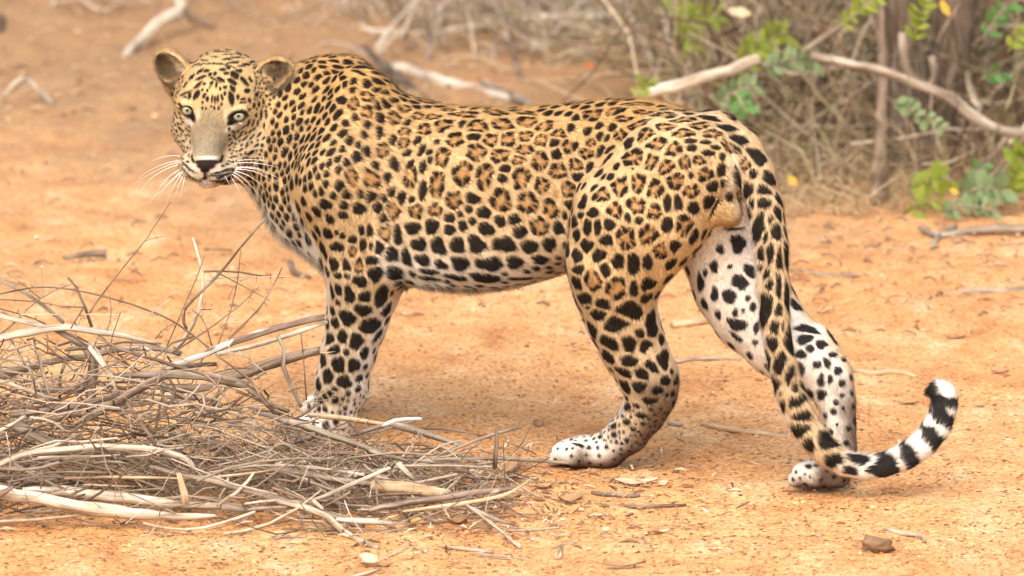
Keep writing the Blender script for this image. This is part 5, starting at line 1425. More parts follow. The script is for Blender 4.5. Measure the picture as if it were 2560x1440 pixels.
def crumbs():
    """soil crumbs and pebbles strewn on the sand"""
    bm = bmesh.new(); bmesh.ops.create_icosphere(bm, subdivisions=1, radius=1.0)
    tv = np.array([v.co[:] for v in bm.verts]); tf = np.array([[v.index for v in f.verts] for f in bm.faces]); bm.free()
    g = NPR; n = 15000
    py = 560 + 960 * g.random(n) ** 0.75; px = g.uniform(-60, 2620, n)
    P = np.array([on_ground(a, b) for a, b in zip(px, py)])
    P[:, 2] = ground_height(P[:, 0], P[:, 1])
    s = 0.0010 + 0.0022 * g.random(n) ** 2 + (g.random(n) < 0.03) * g.uniform(0.002, 0.005, n)
    clump = vnoise(P, 5.0, 77); s *= np.where(clump > -0.1, 1.0, 0.5)
    sq = g.uniform(0.5, 1.4, (n, 1, 3)); sq[:, :, 2] *= 0.6
    V_ = tv[None] * sq * (1 + 0.25 * g.normal(0, 1, (n, len(tv), 1))) * s[:, None, None] + P[:, None, :]
    F_ = tf[None] + (np.arange(n) * len(tv))[:, None, None]
    o = mesh_obj('soil_crumbs', V_.reshape(-1, 3), F_.reshape(-1, 3), M['tint'], smooth=False)
    pal = np.array([(0.40, 0.17, 0.06), (0.52, 0.26, 0.10), (0.30, 0.12, 0.05), (0.62, 0.40, 0.20), (0.22, 0.13, 0.08), (0.66, 0.48, 0.30)])
    c = np.repeat(pal[g.integers(0, len(pal), n)], len(tv), 0)
    a = o.data.color_attributes.new('tint', 'FLOAT_COLOR', 'POINT'); a.data.foreach_set('color', np.concatenate([c, np.ones((len(c), 1))], 1).astype(np.float32).ravel())
    tag(o, 'small crumbs of soil and grit strewn over the sand', 'crumbs', kind='stuff')
    # larger clods further back
    n = 2600
    P = np.stack([g.uniform(-2.2, 2.2, n), 0.5 + 5.2 * g.random(n) ** 0.9, np.zeros(n)], 1)
    P = P[vnoise(P, 1.6, 91) > -0.1]; n = len(P)
    P[:, 2] = ground_height(P[:, 0], P[:, 1])
    s = 0.002 + 0.007 * g.random(n) ** 2.5
    sq = g.uniform(0.6, 1.5, (n, 1, 3)); sq[:, :, 2] *= 0.55
    V_ = tv[None] * sq * (1 + 0.25 * g.normal(0, 1, (n, len(tv), 1))) * s[:, None, None] + P[:, None, :]
    F_ = tf[None] + (np.arange(n) * len(tv))[:, None, None]
    o = mesh_obj('soil_clods', V_.reshape(-1, 3), F_.reshape(-1, 3), M['tint'], smooth=False)
    c = np.repeat(pal[g.integers(0, 5, n)], len(tv), 0)
    a = o.data.color_attributes.new('tint', 'FLOAT_COLOR', 'POINT'); a.data.foreach_set('color', np.concatenate([c, np.ones((len(c), 1))], 1).astype(np.float32).ravel())
    tag(o, 'clods of reddish soil lying over the sand behind the leopard', 'clods', kind='stuff')
    # scraps of leaf and chaff
    items = []
    for i in range(1500):
        b = 1000 + 460 * g.random() ** 0.8 if g.random() < .75 else 540 + 460 * g.random()
        a = g.uniform(-40, 2600) if g.random() < .6 else g.normal(1050, 420)
        p = on_ground(a, b); p[2] = 0.001
        an = g.uniform(0, 6.28); L = g.uniform(0.004, 0.022)
        d = np.array([math.cos(an), math.sin(an), g.uniform(0, .25)])
        q = np.array([p, p + d * L * .5 + np.array([0, 0, .001]), p + d * L])
        r = g.uniform(0.0004, 0.0014)
        items.append((q, np.array([r * .6, r, r * .4]), 3, [(0.50, 0.36, 0.22), (0.33, 0.20, 0.12), (0.62, 0.50, 0.34), (0.24, 0.15, 0.09)][g.integers(4)]))
    for i in range(2600):                                # short dark dashes of debris
        b = 1120 + 330 * g.random() if g.random() < .7 else 620 + 500 * g.random()
        a = g.uniform(-40, 2600)
        if vnoise(np.array([[a / 180, b / 60, 2.5]]), 1.0, 9)[0] < -.15: continue
        p = on_ground(a, b); p[2] = 0.001
        an = g.normal(0, .6); L = g.uniform(0.003, 0.010); d = np.array([math.cos(an), math.sin(an), g.uniform(-.05, .15)])
        r = g.uniform(.0007, .0017)
        items.append((np.array([p, p + d * L * .5, p + d * L]), np.array([r * .5, r, r * .4]), 3, [(0.30, 0.125, 0.045), (0.22, 0.10, 0.045), (0.36, 0.17, 0.07), (0.16, 0.085, 0.05)][g.integers(4)]))
    for i in range(900):                                 # flakes of bark and leaf round the pile
        a = g.normal(1120, 330); b = g.normal(1245, 62)
        if not (-40 < a < 1900 and 1090 < b < 1440): continue
        p = on_ground(a, b); p[2] = 0.002 + g.random() * .006
        an = g.uniform(0, 6.28); L = g.uniform(0.006, 0.03)
        d = np.array([math.cos(an), math.sin(an), g.normal() * .3])
        q = np.array([p, p + d * L * .5 + np.array([0, 0, .002]), p + d * L]); q[:, 2] = np.maximum(q[:, 2], .001)
        r = g.uniform(0.0008, 0.0032)
        items.append((q, np.array([r * .4, r, r * .3]), 4, [(0.50, 0.34, 0.20), (0.30, 0.17, 0.095), (0.64, 0.50, 0.34), (0.22, 0.13, 0.075), (0.40, 0.24, 0.13)][g.integers(5)]))
    for i in range(420):                                 # tiny sprouts of grass
        b = 1180 + 260 * g.random(); a = g.uniform(-40, 2600)
        if vnoise(np.array([[a / 300, b / 120, 0.5]]), 1.0, 5)[0] < 0: continue
        p = on_ground(a, b)
        for k in range(3):
            d = g.normal(0, .5, 3); d[2] = 1; L = g.uniform(.006, .02)
            q = np.array([p, p + d * L * .5, p + d * L * np.array([1.4, 1.4, .9])])
            items.append((q, np.array([.0005, .0004, .0001]), 3, (0.30, 0.29, 0.12) if g.random() < .5 else (0.42, 0.32, 0.18)))
    soup('chaff', items, 'chaff of dry leaf scraps and sprouts scattered on the sand', 'chaff', ground=True)
crumbs()

# ---------------------------------------------------------------- leaves, clods and loose bits one can pick out
def leaf_geo(L, W, curl, bend, n=9, m=5, seed=0):
    vs, fs = [], []
    for i in range(n):
        t = i / (n - 1)
        w = W * math.sin(math.pi * min(1, 0.05 + 0.93 * t)) ** 0.9 * (1 + 0.12 * math.sin(13 * t + seed))
        for j in range(m):
            s = (j / (m - 1) - 0.5) * 2
            vs.append(((t - 0.5) * L, s * w * 0.5, 0.45 * curl * W * (s * s * (0.3 + 0.7 * t) + 0.35 * s * math.sin(3 * t + seed)) + bend * L * (t - 0.5) ** 2 * 2 + 0.04 * W * math.sin(9 * t + 5 * s + seed)))
    for i in range(n - 1):
        for j in range(m - 1):
            fs.append((i * m + j, i * m + j + 1, (i + 1) * m + j + 1, (i + 1) * m + j))
    k = len(vs)                                          # a thin underside
    vs += [(x, y, z - 0.0006) for x, y, z in vs]
    fs += [tuple(reversed([q + k for q in f])) for f in fs]
    return vs, fs
def ground_leaf(px, py, Lp, Wp, rot, mat, label, curl=0.35, bend=0.15, tilt=0.0, z=0.0, name='dry_leaf', group='dry leaves on the sand'):
    p = on_ground(px, py, z); m = mpp(p[1])
    vs, fs = leaf_geo(Lp * m, Wp * m, curl, bend, seed=px)
    o = mesh_obj(name, vs, fs, M[mat])
    zz = np.array(vs)[:, 2].min()
    o.location = (p[0], p[1], z + 0.002 - zz + abs(math.sin(R(tilt))) * Wp * m * 0.4)
    o.rotation_euler = (R(tilt), 0, R(rot))
    tag(o, label, 'leaf', group)
def zc(x, y): return (700 + x / 3.13, 980 + y / 3.13)
for (x, y, L, W, rot, mat, lab, cu, ti, z) in [
    (*zc(420, 880), 48, 46, 35, 'paleleaf', 'pale dry leaf leaning on the crooked white branch', 0.2, 35, 0.005), (*zc(2270, 868), 60, 42, -8, 'dryleaf', 'brown curled leaf between the pile and the hind paw', 0.6, 10, 0), (*zc(1385, 1040), 50, 44, 5, 'dryleaf', 'dark brown curled leaf beside the yellow fruit', 0.7, 0, 0),
    (*zc(1750, 855), 90, 40, -6, 'dryleaf', 'long brown leaf under the tip of the split log', 0.4, 12, 0), (*zc(690, 1365), 40, 60, 40, 'paleleaf', 'pale crumpled leaf in front of the tilted tan stick', 0.5, 20, 0), (*zc(820, 1372), 40, 26, 10, 'dryleaf', 'brown leaf scrap next to the pale crumpled leaf', 0.4, 5, 0),
    (*zc(1300, 690), 60, 40, 20, 'dryleaf', 'brown leaf lying among litter near the upright stub', 0.5, 18, .01), (*zc(1800, 650), 70, 60, -30, 'dryleaf', 'crumpled brown leaf at the right of the upright stub', 0.7, 25, .01), (*zc(1520, 680), 46, 36, 60, 'paleleaf', 'pale leaf beside the crumpled brown leaf', 0.4, 30, .008),
    (1590, 1212, 110, 30, -3, 'paleleaf', 'long pale flaky leaf on the sand under the hind legs', 0.3, 8, 0), (1655, 1216, 46, 20, 60, 'paleleaf', 'upturned pale flake at the end of the long leaf', 0.3, 30, 0), (1515, 1330, 22, 18, 0, 'paleleaf', 'small white flake lying alone on the sand', 0.3, 20, 0),
    (1650, 1335, 60, 16, 25, 'paleleaf', 'narrow straw coloured leaf in the foreground', 0.3, 8, 0), (1560, 1420, 110, 30, 4, 'dryleaf', 'long crumpled brown leaf at the front of the sand', 0.5, 12, 0), (1580, 1180, 20, 16, 0, 'dryleaf', 'tiny brown leaf bit behind the pale leaf', 0.4, 0, 0),
    (2390, 850, 50, 22, 15, 'dryleaf', 'curled brown leaf on the sand behind the curled tail', 0.5, 10, 0), (2500, 935, 46, 20, -15, 'dryleaf', 'reddish brown leaf on the sand right of the tail tip', 0.5, 10, 0), (2270, 1012, 55, 16, 0, 'dryleaf', 'flat brown leaf inside the curl of the tail', 0.3, 0, 0),
    (1345, 1068, 30, 24, 30, 'dryleaf', 'small red brown leaf between fore and hind legs', 0.8, 20, 0), (*zc(640, 700), 70, 30, 8, 'dryleaf', 'brown leaf tucked beside the weathered plank', 0.4, 20, .02), (620, 1190, 70, 30, -10, 'paleleaf', 'pale leaf caught under the arched branch', 0.3, 20, .03),
    (*zc(2050, 760), 50, 26, 15, 'dryleaf', 'thin brown leaf by the end of the split log', 0.4, 10, 0), (*zc(1850, 640), 40, 26, -20, 'paleleaf', 'pale leaf propped against the crumpled brown leaf', 0.4, 30, .008), (*zc(560, 870), 60, 26, 12, 'dryleaf', 'brown leaf behind the pale leaf of the crooked branch', 0.5, 20, .01)]:
    ground_leaf(x, y, L, W, rot, mat, lab, cu, 0.15, ti, z)

def clod(name, px, py, w, h, mat, label, cat, z=0.0, seed=1, rough=0.28):
    p = on_ground(px, py + h * 0.5, z); m = mpp(p[1])
    bm = bmesh.new(); bmesh.ops.create_icosphere(bm, subdivisions=3, radius=1.0)
    V_ = np.array([v.co[:] for v in bm.verts])
    V_ *= (1 + rough * fbm(V_ + seed, 1.6, 3, seed))[:, None]
    V_ *= np.array([w * m / 2, w * m / 2 * 0.8, h * m / 2])
    V_[:, 2] -= V_[:, 2].min() + 0.001
    for v, q in zip(bm.verts, V_): v.co = q
    me = bpy.data.meshes.new(name); bm.to_mesh(me); bm.free()
    me.polygons.foreach_set('use_smooth', [True] * len(me.polygons)); me.materials.append(mat)
    add_grain(me, V_ + seed)
    o = link(bpy.data.objects.new(name, me)); o.location = (p[0], p[1], z)
    tag(o, label, cat)
clod('soil_clod', 2195, 1364, 78, 36, M['clod'], 'dark brown lumpy clod on the foreground sand', 'clod', seed=3, rough=0.85)
mfr, nt_f, b_f = new_mat('yellow_fruit_skin', 0.5, 0.3)
gf = nt_f.nodes.new('ShaderNodeNewGeometry'); nf_ = noise_node(nt_f, gf.outputs['Position'], 90, 3)
rf_ = ramp(nt_f, [(0.35, (0.50, 0.26, 0.05)), (0.6, (0.74, 0.48, 0.12))]); nt_f.links.new(nf_.outputs[0], rf_.inputs[0]); nt_f.links.new(rf_.outputs[0], b_f.inputs['Base Color'])
clod('fallen_fruit', 700 + 1075 / 3.13, 980 + 1010 / 3.13, 36, 20, mfr, 'small yellow fallen fruit before the split log', 'fruit', seed=6, rough=0.15)
clod('pebble', 700 + 750 / 3.13, 980 + 570 / 3.13, 30, 32, M['pale'], 'round cream pebble sitting in the litter of the pile', 'pebble', z=0.012, seed=8, rough=0.15)
clod('pebble', 2048, 1335, 26, 12, M['tan'], 'flat tan pebble behind the dark clod', 'pebble', seed=9)
clod('pebble', 1690, 1175, 18, 9, M['grey'], 'tiny dark pebble between the hind paws', 'pebble', seed=12)
LOOSE = 'loose sticks on the open sand'
def loose(pts, r, mat, label, jag=0.3, **k):
    stick('loose_stick', ZP, pts, r, [9, 9], mat, label, 'stick', LOOSE, jag=jag, **k)
loose([(2212, 1322), (2262, 1336), (2300, 1338), (2312, 1352)], [5, 6, 5], 'pale', 'bent pale stick on the sand behind the dark clod')
loose([(1395, 1395), (1402, 1366), (1440, 1358)], [9, 8, 6], 'tan', 'hooked tan curl of bark in the foreground', flat=0.6)
loose([(1755, 1062), (1840, 1075), (1920, 1085), (1960, 1092), (1968, 1080)], [6, 7, 6, 4], 'tan', 'tan stick with a forked tip behind the hind legs')
loose([(1670, 1058), (1705, 1062)], [6, 5], 'pale', 'short straw coloured stick behind the left hind leg')
loose([(1680, 812), (1740, 806), (1800, 800)], [8, 9, 5], 'tan', 'fallen tan stick seen between the hind legs')
loose([(1690, 905), (1760, 895), (1850, 900)], [4, 5, 4], 'pale', 'thin pale stick seen between the hind legs')
loose([(2130, 925), (2180, 935), (2240, 930), (2290, 942)], [6, 7, 7, 4], 'tan', 'knobbly tan twig on the sand behind the tail curl')
loose([(1975, 672), (2050, 686), (2140, 690)], [4, 5, 4], 'grey', 'dark thin stick on the sand behind the tail')
loose([(2360, 738), (2440, 730), (2500, 728), (2640, 716)], [5, 8, 7, 8], 'grey', 'dark grey branch lying across the sand at the shrub edge')
loose([(725, 655), (738, 680), (775, 692)], [7, 7, 4], 'brown', 'small dark curved twig on the sand before the leopard chest')
loose([(510, 622), (580, 625)], [4, 3], 'brown', 'thin dark twig lying on the sand beneath the whiskers')
loose([(160, 645), (210, 636), (265, 634)], [5, 9, 10], 'brown', 'brown chunk of rotten wood on the sand behind the pile')
loose([(1480, 1232), (1540, 1238), (1600, 1238)], [6, 7, 4], 'grey', 'grey stick lying before the long pale flaky leaf')
loose([(1500, 1262), (1600, 1266), (1715, 1262)], [4, 4, 3], 'brown', 'faint brown twig on the sand below the hind legs')
# a dry weed stalk with a seed head
def weed():
    root = empty('dry_weed', at(108, 760, -.1))
    P = [at(105, 745, -.10), at(104, 672, -.10), at(96, 640, -.10), at(92, 600, -.10)]
    vs, fs, gr = tube_geo(catmull(P, 10) - np.array(root.location), np.full(10, .0008), 4, NPR)
    o = mesh_obj('stalk', vs, fs, M['tan'], root); add_grain(o.data, gr)
    for k, (x, y, r) in enumerate(((92, 595, .0042), (104, 668, .0032))):
        bm = bmesh.new(); bmesh.ops.create_icosphere(bm, subdivisions=2, radius=r)
        for v in bm.verts: v.co *= NPR.uniform(.7, 1.3)
        me = bpy.data.meshes.new('seed_head'); bm.to_mesh(me); bm.free(); me.materials.append(M['paleleaf'])
        s = link(bpy.data.objects.new('seed_head', me), root); s.location = Vector(at(x, y, -.10)) - root.location
    tag(root, 'thin dry weed stalk with seed heads standing in the brush pile', 'weed')
weed()
# ---------------------------------------------------------------- the thicket behind
BG = 'fallen branches behind the leopard'
def far(pts, r, Ys, mat, label, name='fallen_branch', **k):
    stick(name, ZP, pts, r, Ys, mat, label, 'branch', BG, jag=0.2, wig=0.12, **k)
far([(312, 140), (350, 100), (400, 55), (455, 22), (425, -20)], [9, 13, 14, 14], [4.75, 5.0], 'pale', 'crooked pale branch poking up behind the leopard ears')
far([(455, 22), (490, 52), (540, 70)], [12, 10, 5], [5.0, 5.0], 'brown', 'dark side prong of the crooked pale branch')
far([(8, 248), (30, 215), (64, 194)], [8, 9, 8], [4.0, 4.0], 'pale', 'small bent pale twig standing on the far sand')
far([(64, 194), (100, 225), (132, 262)], [7, 7, 5], [4.0, 3.9], 'grey', 'grey fork of the small bent twig on the far sand')
far([(915, 120), (960, 165), (1020, 215), (1075, 262)], [7, 11, 12, 10], [4.5, 3.9], 'darkbark', 'dark slanting branch behind the leopard withers')
far([(985, 165), (1060, 190), (1130, 212), (1210, 232), (1300, 252)], [12, 15, 14, 14, 12], [4.4, 3.9], 'pale', 'whitish fallen branch lying along the leopard back')
far([(1205, 205), (1270, 232), (1330, 262)], [7, 9, 8], [4.1, 3.8], 'grey', 'grey stick crossing the whitish fallen branch')
far([(900, 70), (960, 82), (1080, 84), (1160, 72), (1250, 60), (1340, 48), (1500, 40), (1580, 48)], [7, 9, 10, 10, 12, 13, 10], [4.9, 4.9], 'pale', 'long whitish branch lying level in the far brush')
far([(955, 145), (965, 110), (972, 84)], [7, 7, 7], [4.8, 4.85], 'grey', 'short grey prop under the long level branch')
far([(1060, 172), (1070, 130), (1078, 84)], [6, 7, 7], [4.75, 4.85], 'grey', 'second grey prop under the long level branch')
far([(1200, 138), (1300, 112), (1400, 92), (1490, 62)], [9, 11, 11, 7], [4.7, 4.9], 'grey', 'grey branch rising to the long level branch')
far([(1130, 130), (1180, 100), (1190, 40), (1200, -30)], [6, 7, 7], [4.9, 4.9], 'grey', 'thin grey stem standing by the level branch')
far([(1240, -20), (1262, 60), (1282, 130), (1300, 190)], [7, 8, 8], [4.8, 4.6], 'brown', 'olive brown stem leaning in the far brush')
far([(1390, 150), (1440, 130), (1500, 150)], [7, 8, 5], [4.5, 4.5], 'grey', 'bowed grey twig on the far sand')
far([(1540, -20), (1575, 40), (1610, 110), (1650, 200)], [8, 9, 8], [4.6, 4.2], 'grey', 'grey sapling stem left of the lime leaves')
far([(1660, -20), (1670, 90), (1690, 170), (1695, 230)], [8, 9, 8], [4.2, 4.0], 'grey', 'pale grey sapling stem under the lime leaves')
far([(1588, 248), (1680, 218), (1770, 190), (1860, 160), (1900, 148)], [13, 15, 14, 12], [2.9, 2.9], 'pale', 'bright white branch slanting up behind the leopard rump')
far([(2030, 140), (2120, 158), (2210, 178), (2300, 212), (2390, 255), (2460, 312), (2560, 335), (2640, 330)], [11, 12, 13, 14, 14, 13, 12], [2.85, 2.7], 'grey', 'long grey branch crossing in front of the tree trunk')
far([(2540, 325), (2480, 385), (2440, 440), (2400, 480)], [7, 8, 8], [2.9, 2.8], 'grey', 'grey stick slanting down from the long grey branch')
far([(2200, 20), (2208, 150), (2205, 280), (2200, 400), (2192, 500)], [13, 14, 15, 16, 18], [3.0, 2.75], 'brown', 'straight grey brown stem beside the dark trunk', thorns=0)
far([(2010, 130), (2080, 80), (2160, 20), (2200, -20)], [7, 8, 8], [3.0, 3.0], 'grey', 'grey twig rising over the long grey branch')
far([(2255, 80), (2265, 170), (2300, 215), (2335, 200), (2330, 140)], [9, 10, 10, 9], [2.95, 2.95], 'grey', 'looped grey vine stem in front of the dark trunk')
far([(2420, 180), (2430, 240), (2460, 300)], [8, 9, 7], [3.2, 3.1], 'grey', 'short grey stub above the bend of the long branch')
far([(2440, 490), (2500, 420), (2560, 350), (2600, 300)], [6, 6, 5], [2.7, 2.7], 'brown', 'thin brown switch over the low green plant')
far([(2300, 570), (2360, 590), (2440, 576), (2600, 570)], [6, 9, 10, 9], [9, 9], 'grey', 'weathered grey branch on the ground at the thicket edge')
far([(2330, 620), (2350, 590), (2390, 565)], [6, 8, 6], [9, 9], 'grey', 'small grey stick propped at the thicket edge')
far([(1660, 60), (1760, 40), (1850, 10)], [7, 8, 7], [4.4, 4.4], 'grey', 'grey branch behind the lime leaf spray')

# the tree: dark twin trunk with limbs and a thin crown above the frame
def tree():
    b = at(2290, 470, 3.15); b[2] = 0.0
    root = empty('thorn_tree', b)
    def part(name, pts, r, mat):
        P = catmull(np.array(pts) - b, 16)
        rad = np.interp(np.linspace(0, 1, 16), np.linspace(0, 1, len(r)), r)
        vs, fs, gr = tube_geo(P, rad, 12, NPR, 0.14)
        o = mesh_obj(name, vs, fs, M[mat], root); add_grain(o.data, gr)
        return o
    A = lambda px, py, Y=3.15: at(px, py, Y)
    base = A(2280, 480); base[2] = -0.02
    part('trunk', [base, A(2270, 330), A(2265, 180), A(2255, 40), A(2245, -150), A(2215, -700), A(2150, -1500)], [.070, .056, .050, .046, .042, .030, .012], 'darkbark')
    base2 = A(2320, 470, 3.22); base2[2] = -0.02
    part('trunk', [base2, A(2330, 320, 3.22), A(2368, 160, 3.24), A(2395, 20, 3.25), A(2420, -200, 3.3), A(2500, -800, 3.4), A(2560, -1400, 3.5)], [.062, .052, .048, .045, .04, .024, .01], 'darkbark')
    L = []
    for i in range(9):
        s = A(2235 + 22 * i, -350 - 110 * i, 3.2)
        a = NPR.uniform(0, 6.28)
        e = s + np.array([math.cos(a) * .7, math.sin(a) * .7, NPR.uniform(.1, .4)])
        part('limb', [s, (s + e) / 2 + np.array([0, 0, .08]), e], [.014, .009, .004], 'grey')
        L.append((s, e))
    vs, fs = [], []
    for i in range(2600):
        s, e = L[NPR.integers(len(L))]
        c = s + (e - s) * NPR.uniform(.3, 1.15) + NPR.normal(0, .13, 3) - b
        d = NPR.normal(0, 1, 3); d /= np.linalg.norm(d); q = np.cross(d, NPR.normal(0, 1, 3)); q /= np.linalg.norm(q)
        k = len(vs); l = NPR.uniform(.012, .022)
        vs += [c - d * l, c + q * l * .4, c + d * l, c - q * l * .4]; fs.append((k, k + 1, k + 2, k + 3))
    o = mesh_obj('crown', np.array(vs), fs, M['greenleaf'], root); o['kind'] = 'stuff'
    tag(root, 'twin trunked dark thorn tree standing in the thicket', 'tree')
tree()

# dry stems of the thicket and the litter under it
def thicket():
    g = NPR
    cols = [(0.30, 0.21, 0.125), (0.44, 0.33, 0.215), (0.18, 0.12, 0.07), (0.31, 0.255, 0.125), (0.54, 0.43, 0.30), (0.25, 0.205, 0.10), (0.36, 0.235, 0.135), (0.10, 0.066, 0.04)]
    def stems(n, fx, fy, hr, rr, lean, col=cols, sides=3, curl=0.45):
        items = []
        for i in range(n):
            Y = fy(); px = fx(Y)
            x = (px - 1280) * mpp(Y); h = g.uniform(*hr)
            p0 = np.array([x, Y, g.random() ** 2 * 0.25 * h])
            d = np.array([g.normal() * lean, g.normal() * lean, 1.0]); d /= np.linalg.norm(d)
            P = [p0]
            for k in range(4):
                d = d + g.normal(0, curl, 3); d /= np.linalg.norm(d)
                P.append(P[-1] + d * h / 4)
            P = np.array(P); P[:, 2] = np.maximum(np.abs(P[:, 2]), 0.003)
            r = g.uniform(*rr); c = np.array(col[g.integers(len(col))]) * g.uniform(.6, 1.3)
            items.append((P, np.array([r, r * .9, r * .7, r * .5, r * .25]), sides, tuple(np.clip(c, 0, 1))))
        return items
    it = stems(2300, lambda Y: g.uniform(1690, 2850), lambda: 3.35 + 2.6 * g.random() ** 1.1, (.2, .75), (.0016, .006), .9)
    it += stems(260, lambda Y: g.uniform(1850, 2800), lambda: 2.7 + .6 * g.random(), (.12, .45), (.0012, .004), 1.2)
    it += stems(1300, lambda Y: g.uniform(1850, 2800), lambda: g.uniform(2.5, 3.4), (.03, .13), (.0008, .0022), 1.0, [(0.52, 0.38, 0.22), (0.42, 0.30, 0.17), (0.34, 0.27, 0.13)])
    soup('dry_thicket', it, 'dense dry brown thicket of stems behind the leopard rump', 'thicket')
    it = stems(1500, lambda Y: 880 + 800 * g.random() ** .7, lambda: 4.5 + 2.6 * g.random() ** .8, (.10, .5), (.0016, .005), 1.3, [(0.38, 0.30, 0.215), (0.48, 0.40, 0.31), (0.28, 0.21, 0.145), (0.42, 0.32, 0.2)])
    it += stems(420, lambda Y: g.uniform(-200, 900), lambda: 5.2 + 2.5 * g.random(), (.08, .3), (.0016, .005), 1.6, [(0.38, 0.28, 0.19), (0.46, 0.37, 0.27), (0.28, 0.2, 0.135)])
    it += stems(900, lambda Y: g.uniform(-300, 2000), lambda: 6.5 + 3 * g.random(), (.2, .9), (.002, .006), .9)
    soup('far_brush', it, 'sparse grey dry brush scattered over the far sand', 'brush')
    it = []
    for i in range(5200):
        Y = 1.2 + 5.0 * g.random() ** .9; px = g.uniform(-150, 2750)
        if g.random() > (.20 + .5 * (px > 1900) + .35 * (Y > 3.6) + .3 * (px > 2200 and Y > 2)): continue
        x = (px - 1280) * mpp(Y); a = g.uniform(0, 6.28); L = g.uniform(.008, .05)
        d = np.array([math.cos(a), math.sin(a), 0]); z = .003
        p = np.array([[x, Y, z], [x, Y, z + .006] + d * L * .5, [x, Y, z] + d * L]); r = g.uniform(.001, .0035)
        it.append((p, np.array([r * .7, r, r * .4]), 4, [(0.40, 0.23, 0.12), (0.32, 0.175, 0.09), (0.50, 0.36, 0.22), (0.55, 0.36, 0.19), (0.24, 0.14, 0.085)][g.integers(5)]))
    soup('leaf_litter', it, 'brown leaf and twig litter over the sand behind the leopard', 'litter', ground=True)
thicket()

# green sprays: each a thing with its own leaflets
LEAFLET = {}
def spray(px, py, Y, ln, rot, n, lw, mat, label, cat='leaf spray', group='green leaf sprays of the thicket', pinnate=True, droop=0.2):
    c = at(px, py, Y); m = mpp(Y)
    root = empty('leaf_spray', c)
    a = R(rot)
    d = np.array([math.cos(a), NPR.uniform(-.4, .1), math.sin(a)]); d /= np.linalg.norm(d)
    L = ln * m
    ts = np.linspace(0, 1, 6)
    P = np.array([d * L * (t - .5) + np.array([0, 0, -droop * L * (t - .5) ** 2 * 2]) for t in ts])
    vs, fs, gr = tube_geo(P, np.linspace(.0022, .0008, 6), 5, NPR)
    o = mesh_obj('stem', vs, fs, M['limeleaf' if mat == 'limeleaf' else 'grey'], root); add_grain(o.data, gr)
    key = (round(lw[0] * m, 4), round(lw[1] * m, 4), mat)
    if key not in LEAFLET:
        v, f = leaf_geo(lw[0] * m, lw[1] * m, 0.12, -0.12, 6, 3)
        v = [(x + lw[0] * m * .5, y, z) for x, y, z in v]
        me = bpy.data.meshes.new('leaflet'); me.from_pydata(v, [], f); me.materials.append(M[mat])
        me.polygons.foreach_set('use_smooth', [True] * len(me.polygons)); LEAFLET[key] = me
    for i in range(n):
        t = (i // 2 + .5) / (n / 2) if pinnate else NPR.random()
        p = d * L * (t - .5) + np.array([0, 0, -droop * L * (t - .5) ** 2 * 2])
        s = 1 if i % 2 else -1
        q = bpy.data.objects.new('leaflet', LEAFLET[key]); link(q, root)
        q.location = p
        an = a + s * R(NPR.uniform(45, 70)) + R(NPR.normal() * 8)
        if not pinnate: an = NPR.uniform(0, 6.28)
        X = Vector((math.cos(an), NPR.uniform(-.5, .3), math.sin(an))).normalized()
        Nn = Vector((NPR.normal() * .3, -.75, .65 + NPR.normal() * .25)).normalized()
        Yv = Nn.cross(X).normalized(); Nn = X.cross(Yv)
        q.rotation_euler = Matrix((X, Yv, Nn)).transposed().to_euler()
        q.scale = (NPR.uniform(.6, 1.0),) * 3
    tag(root, label, cat, group)
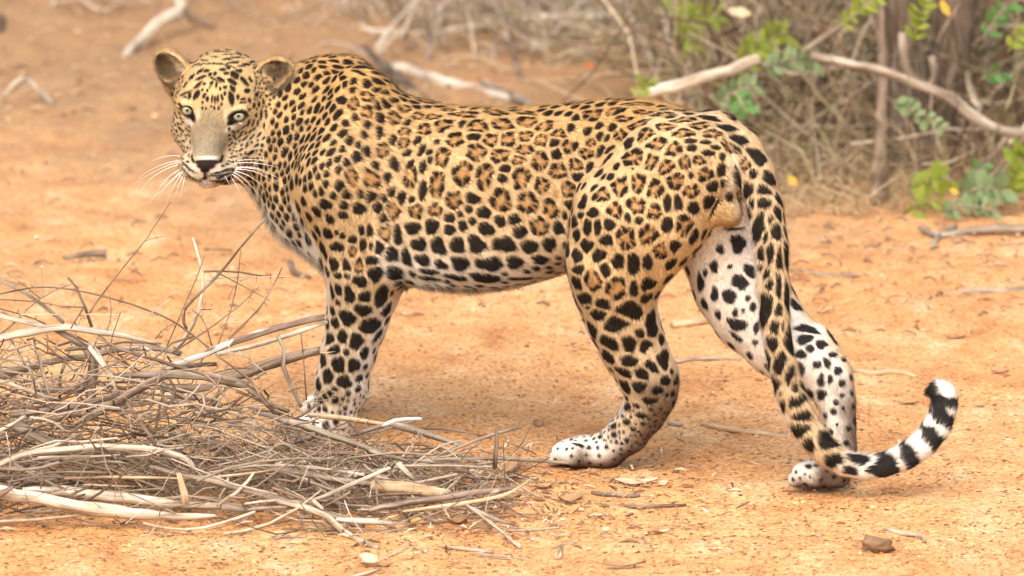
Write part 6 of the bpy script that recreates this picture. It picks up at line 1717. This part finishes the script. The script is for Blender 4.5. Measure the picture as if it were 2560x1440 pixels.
for a in [
    (1742, 48, 3.45, 120, 20, 16, (60, 15), 'limeleaf', 'lime green feathery leaf spray hanging by the grey sapling'), (1722, 85, 3.45, 70, -70, 8, (48, 13), 'limeleaf', 'small drooping lime spray below the feathery one'),
    (1905, 108, 3.15, 150, 28, 20, (62, 16), 'limeleaf', 'large lime green feathery spray above the white branch'), (1880, 150, 3.15, 110, 50, 10, (52, 14), 'limeleaf', 'narrow lime spray touching the white branch'),
    (1975, 150, 3.05, 140, 12, 16, (52, 24), 'bluegreenleaf', 'blue green leafy spray at the end of the white branch'), (1840, 228, 2.85, 120, 25, 12, (44, 22), 'bluegreenleaf', 'dull blue green spray under the white branch'),
    (1850, 250, 2.80, 60, -60, 6, (44, 26), 'greenleaf', 'dark green leaf cluster below the blue green spray'), (1605, 222, 2.85, 50, 60, 7, (40, 16), 'limeleaf', 'little lime sprig at the low end of the white branch'),
    (2270, 268, 2.45, 90, -35, 9, (34, 24), 'bluegreenleaf', 'pale round leaves dangling before the dark trunk hollow'),
    (2335, 300, 2.45, 60, -40, 6, (34, 24), 'bluegreenleaf', 'few pale round leaves lower on the trunk'), (2300, 40, 2.50, 130, 75, 12, (44, 20), 'limeleaf', 'lime leaves hanging down beside the dark trunk'),
    (2150, 20, 2.85, 120, 40, 12, (44, 18), 'limeleaf', 'lime spray crossing the grey rising twig'),
    (2490, 45, 2.65, 110, 60, 9, (50, 26), 'greenleaf', 'mid green leaves behind the second trunk'), (2480, 185, 2.55, 60, 20, 5, (44, 26), 'greenleaf', 'two dark green leaves by the short grey stub'),
    (2325, 450, 2.55, 110, 12, 9, (56, 30), 'limeleaf', 'yellow green leaves low at the thicket edge'), (2310, 505, 2.50, 120, 24, 8, (60, 16), 'limeleaf', 'slanting lime leaf stalk low at the thicket edge'),
    (2455, 470, 2.50, 130, 10, 12, (64, 40), 'bluegreenleaf', 'broad pale green leaves of the low plant'), (2545, 430, 2.50, 130, 70, 14, (62, 34), 'limeleaf', 'bright lime leaves of the tall low plant'),
    (2440, 435, 2.60, 80, 60, 7, (40, 20), 'greenleaf', 'green shoot rising above the broad pale leaves'), (2420, 515, 2.45, 150, 5, 12, (40, 18), 'bluegreenleaf', 'grey green creeping leaves at the foot of the plant'),
    
    (1690, 5, 3.75, 90, 10, 8, (50, 16), 'limeleaf', 'lime leaf tips at the top beside the sapling'), (2545, 95, 2.45, 70, 50, 6, (40, 20), 'limeleaf', 'few lime leaves by the far grey branches'), (1390, 0, 5.20, 90, 10, 7, (44, 18), 'greenleaf', 'faint green leaves over the far level branch')]:
    spray(*a)
def single_leaf(px, py, Y, L, W, rot, mat, label):
    c = at(px, py, Y); m = mpp(Y)
    vs, fs = leaf_geo(L * m, W * m, 0.15, 0.1)
    o = mesh_obj('hanging_leaf', vs, fs, M[mat]); o.location = c
    o.rotation_euler = (R(70), R(rot), 0)
    tag(o, label, 'leaf')
single_leaf(2362, 20, 2.95, 46, 20, 60, 'yellowleaf', 'orange yellow leaf hanging before the dark trunk')
single_leaf(1475, 162, 4.2, 18, 14, 10, 'redleaf', 'small orange red leaf on the far sand')
single_leaf(1980, 452, 2.7, 34, 24, 40, 'yellowleaf', 'tan orange leaf at the foot of the thicket')
single_leaf(2385, 478, 2.5, 26, 14, 30, 'yellowleaf', 'yellow leaf among the lime leaves at the edge')
single_leaf(1850, 30, 3.2, 60, 24, 10, 'paleleaf', 'whitish dead leaf caught in the thicket top')
clod('dark_stump', 0, 62, 34, 60, M['darkbark'], 'dark stump on the far sand beyond the bent twig', 'stump', seed=4)
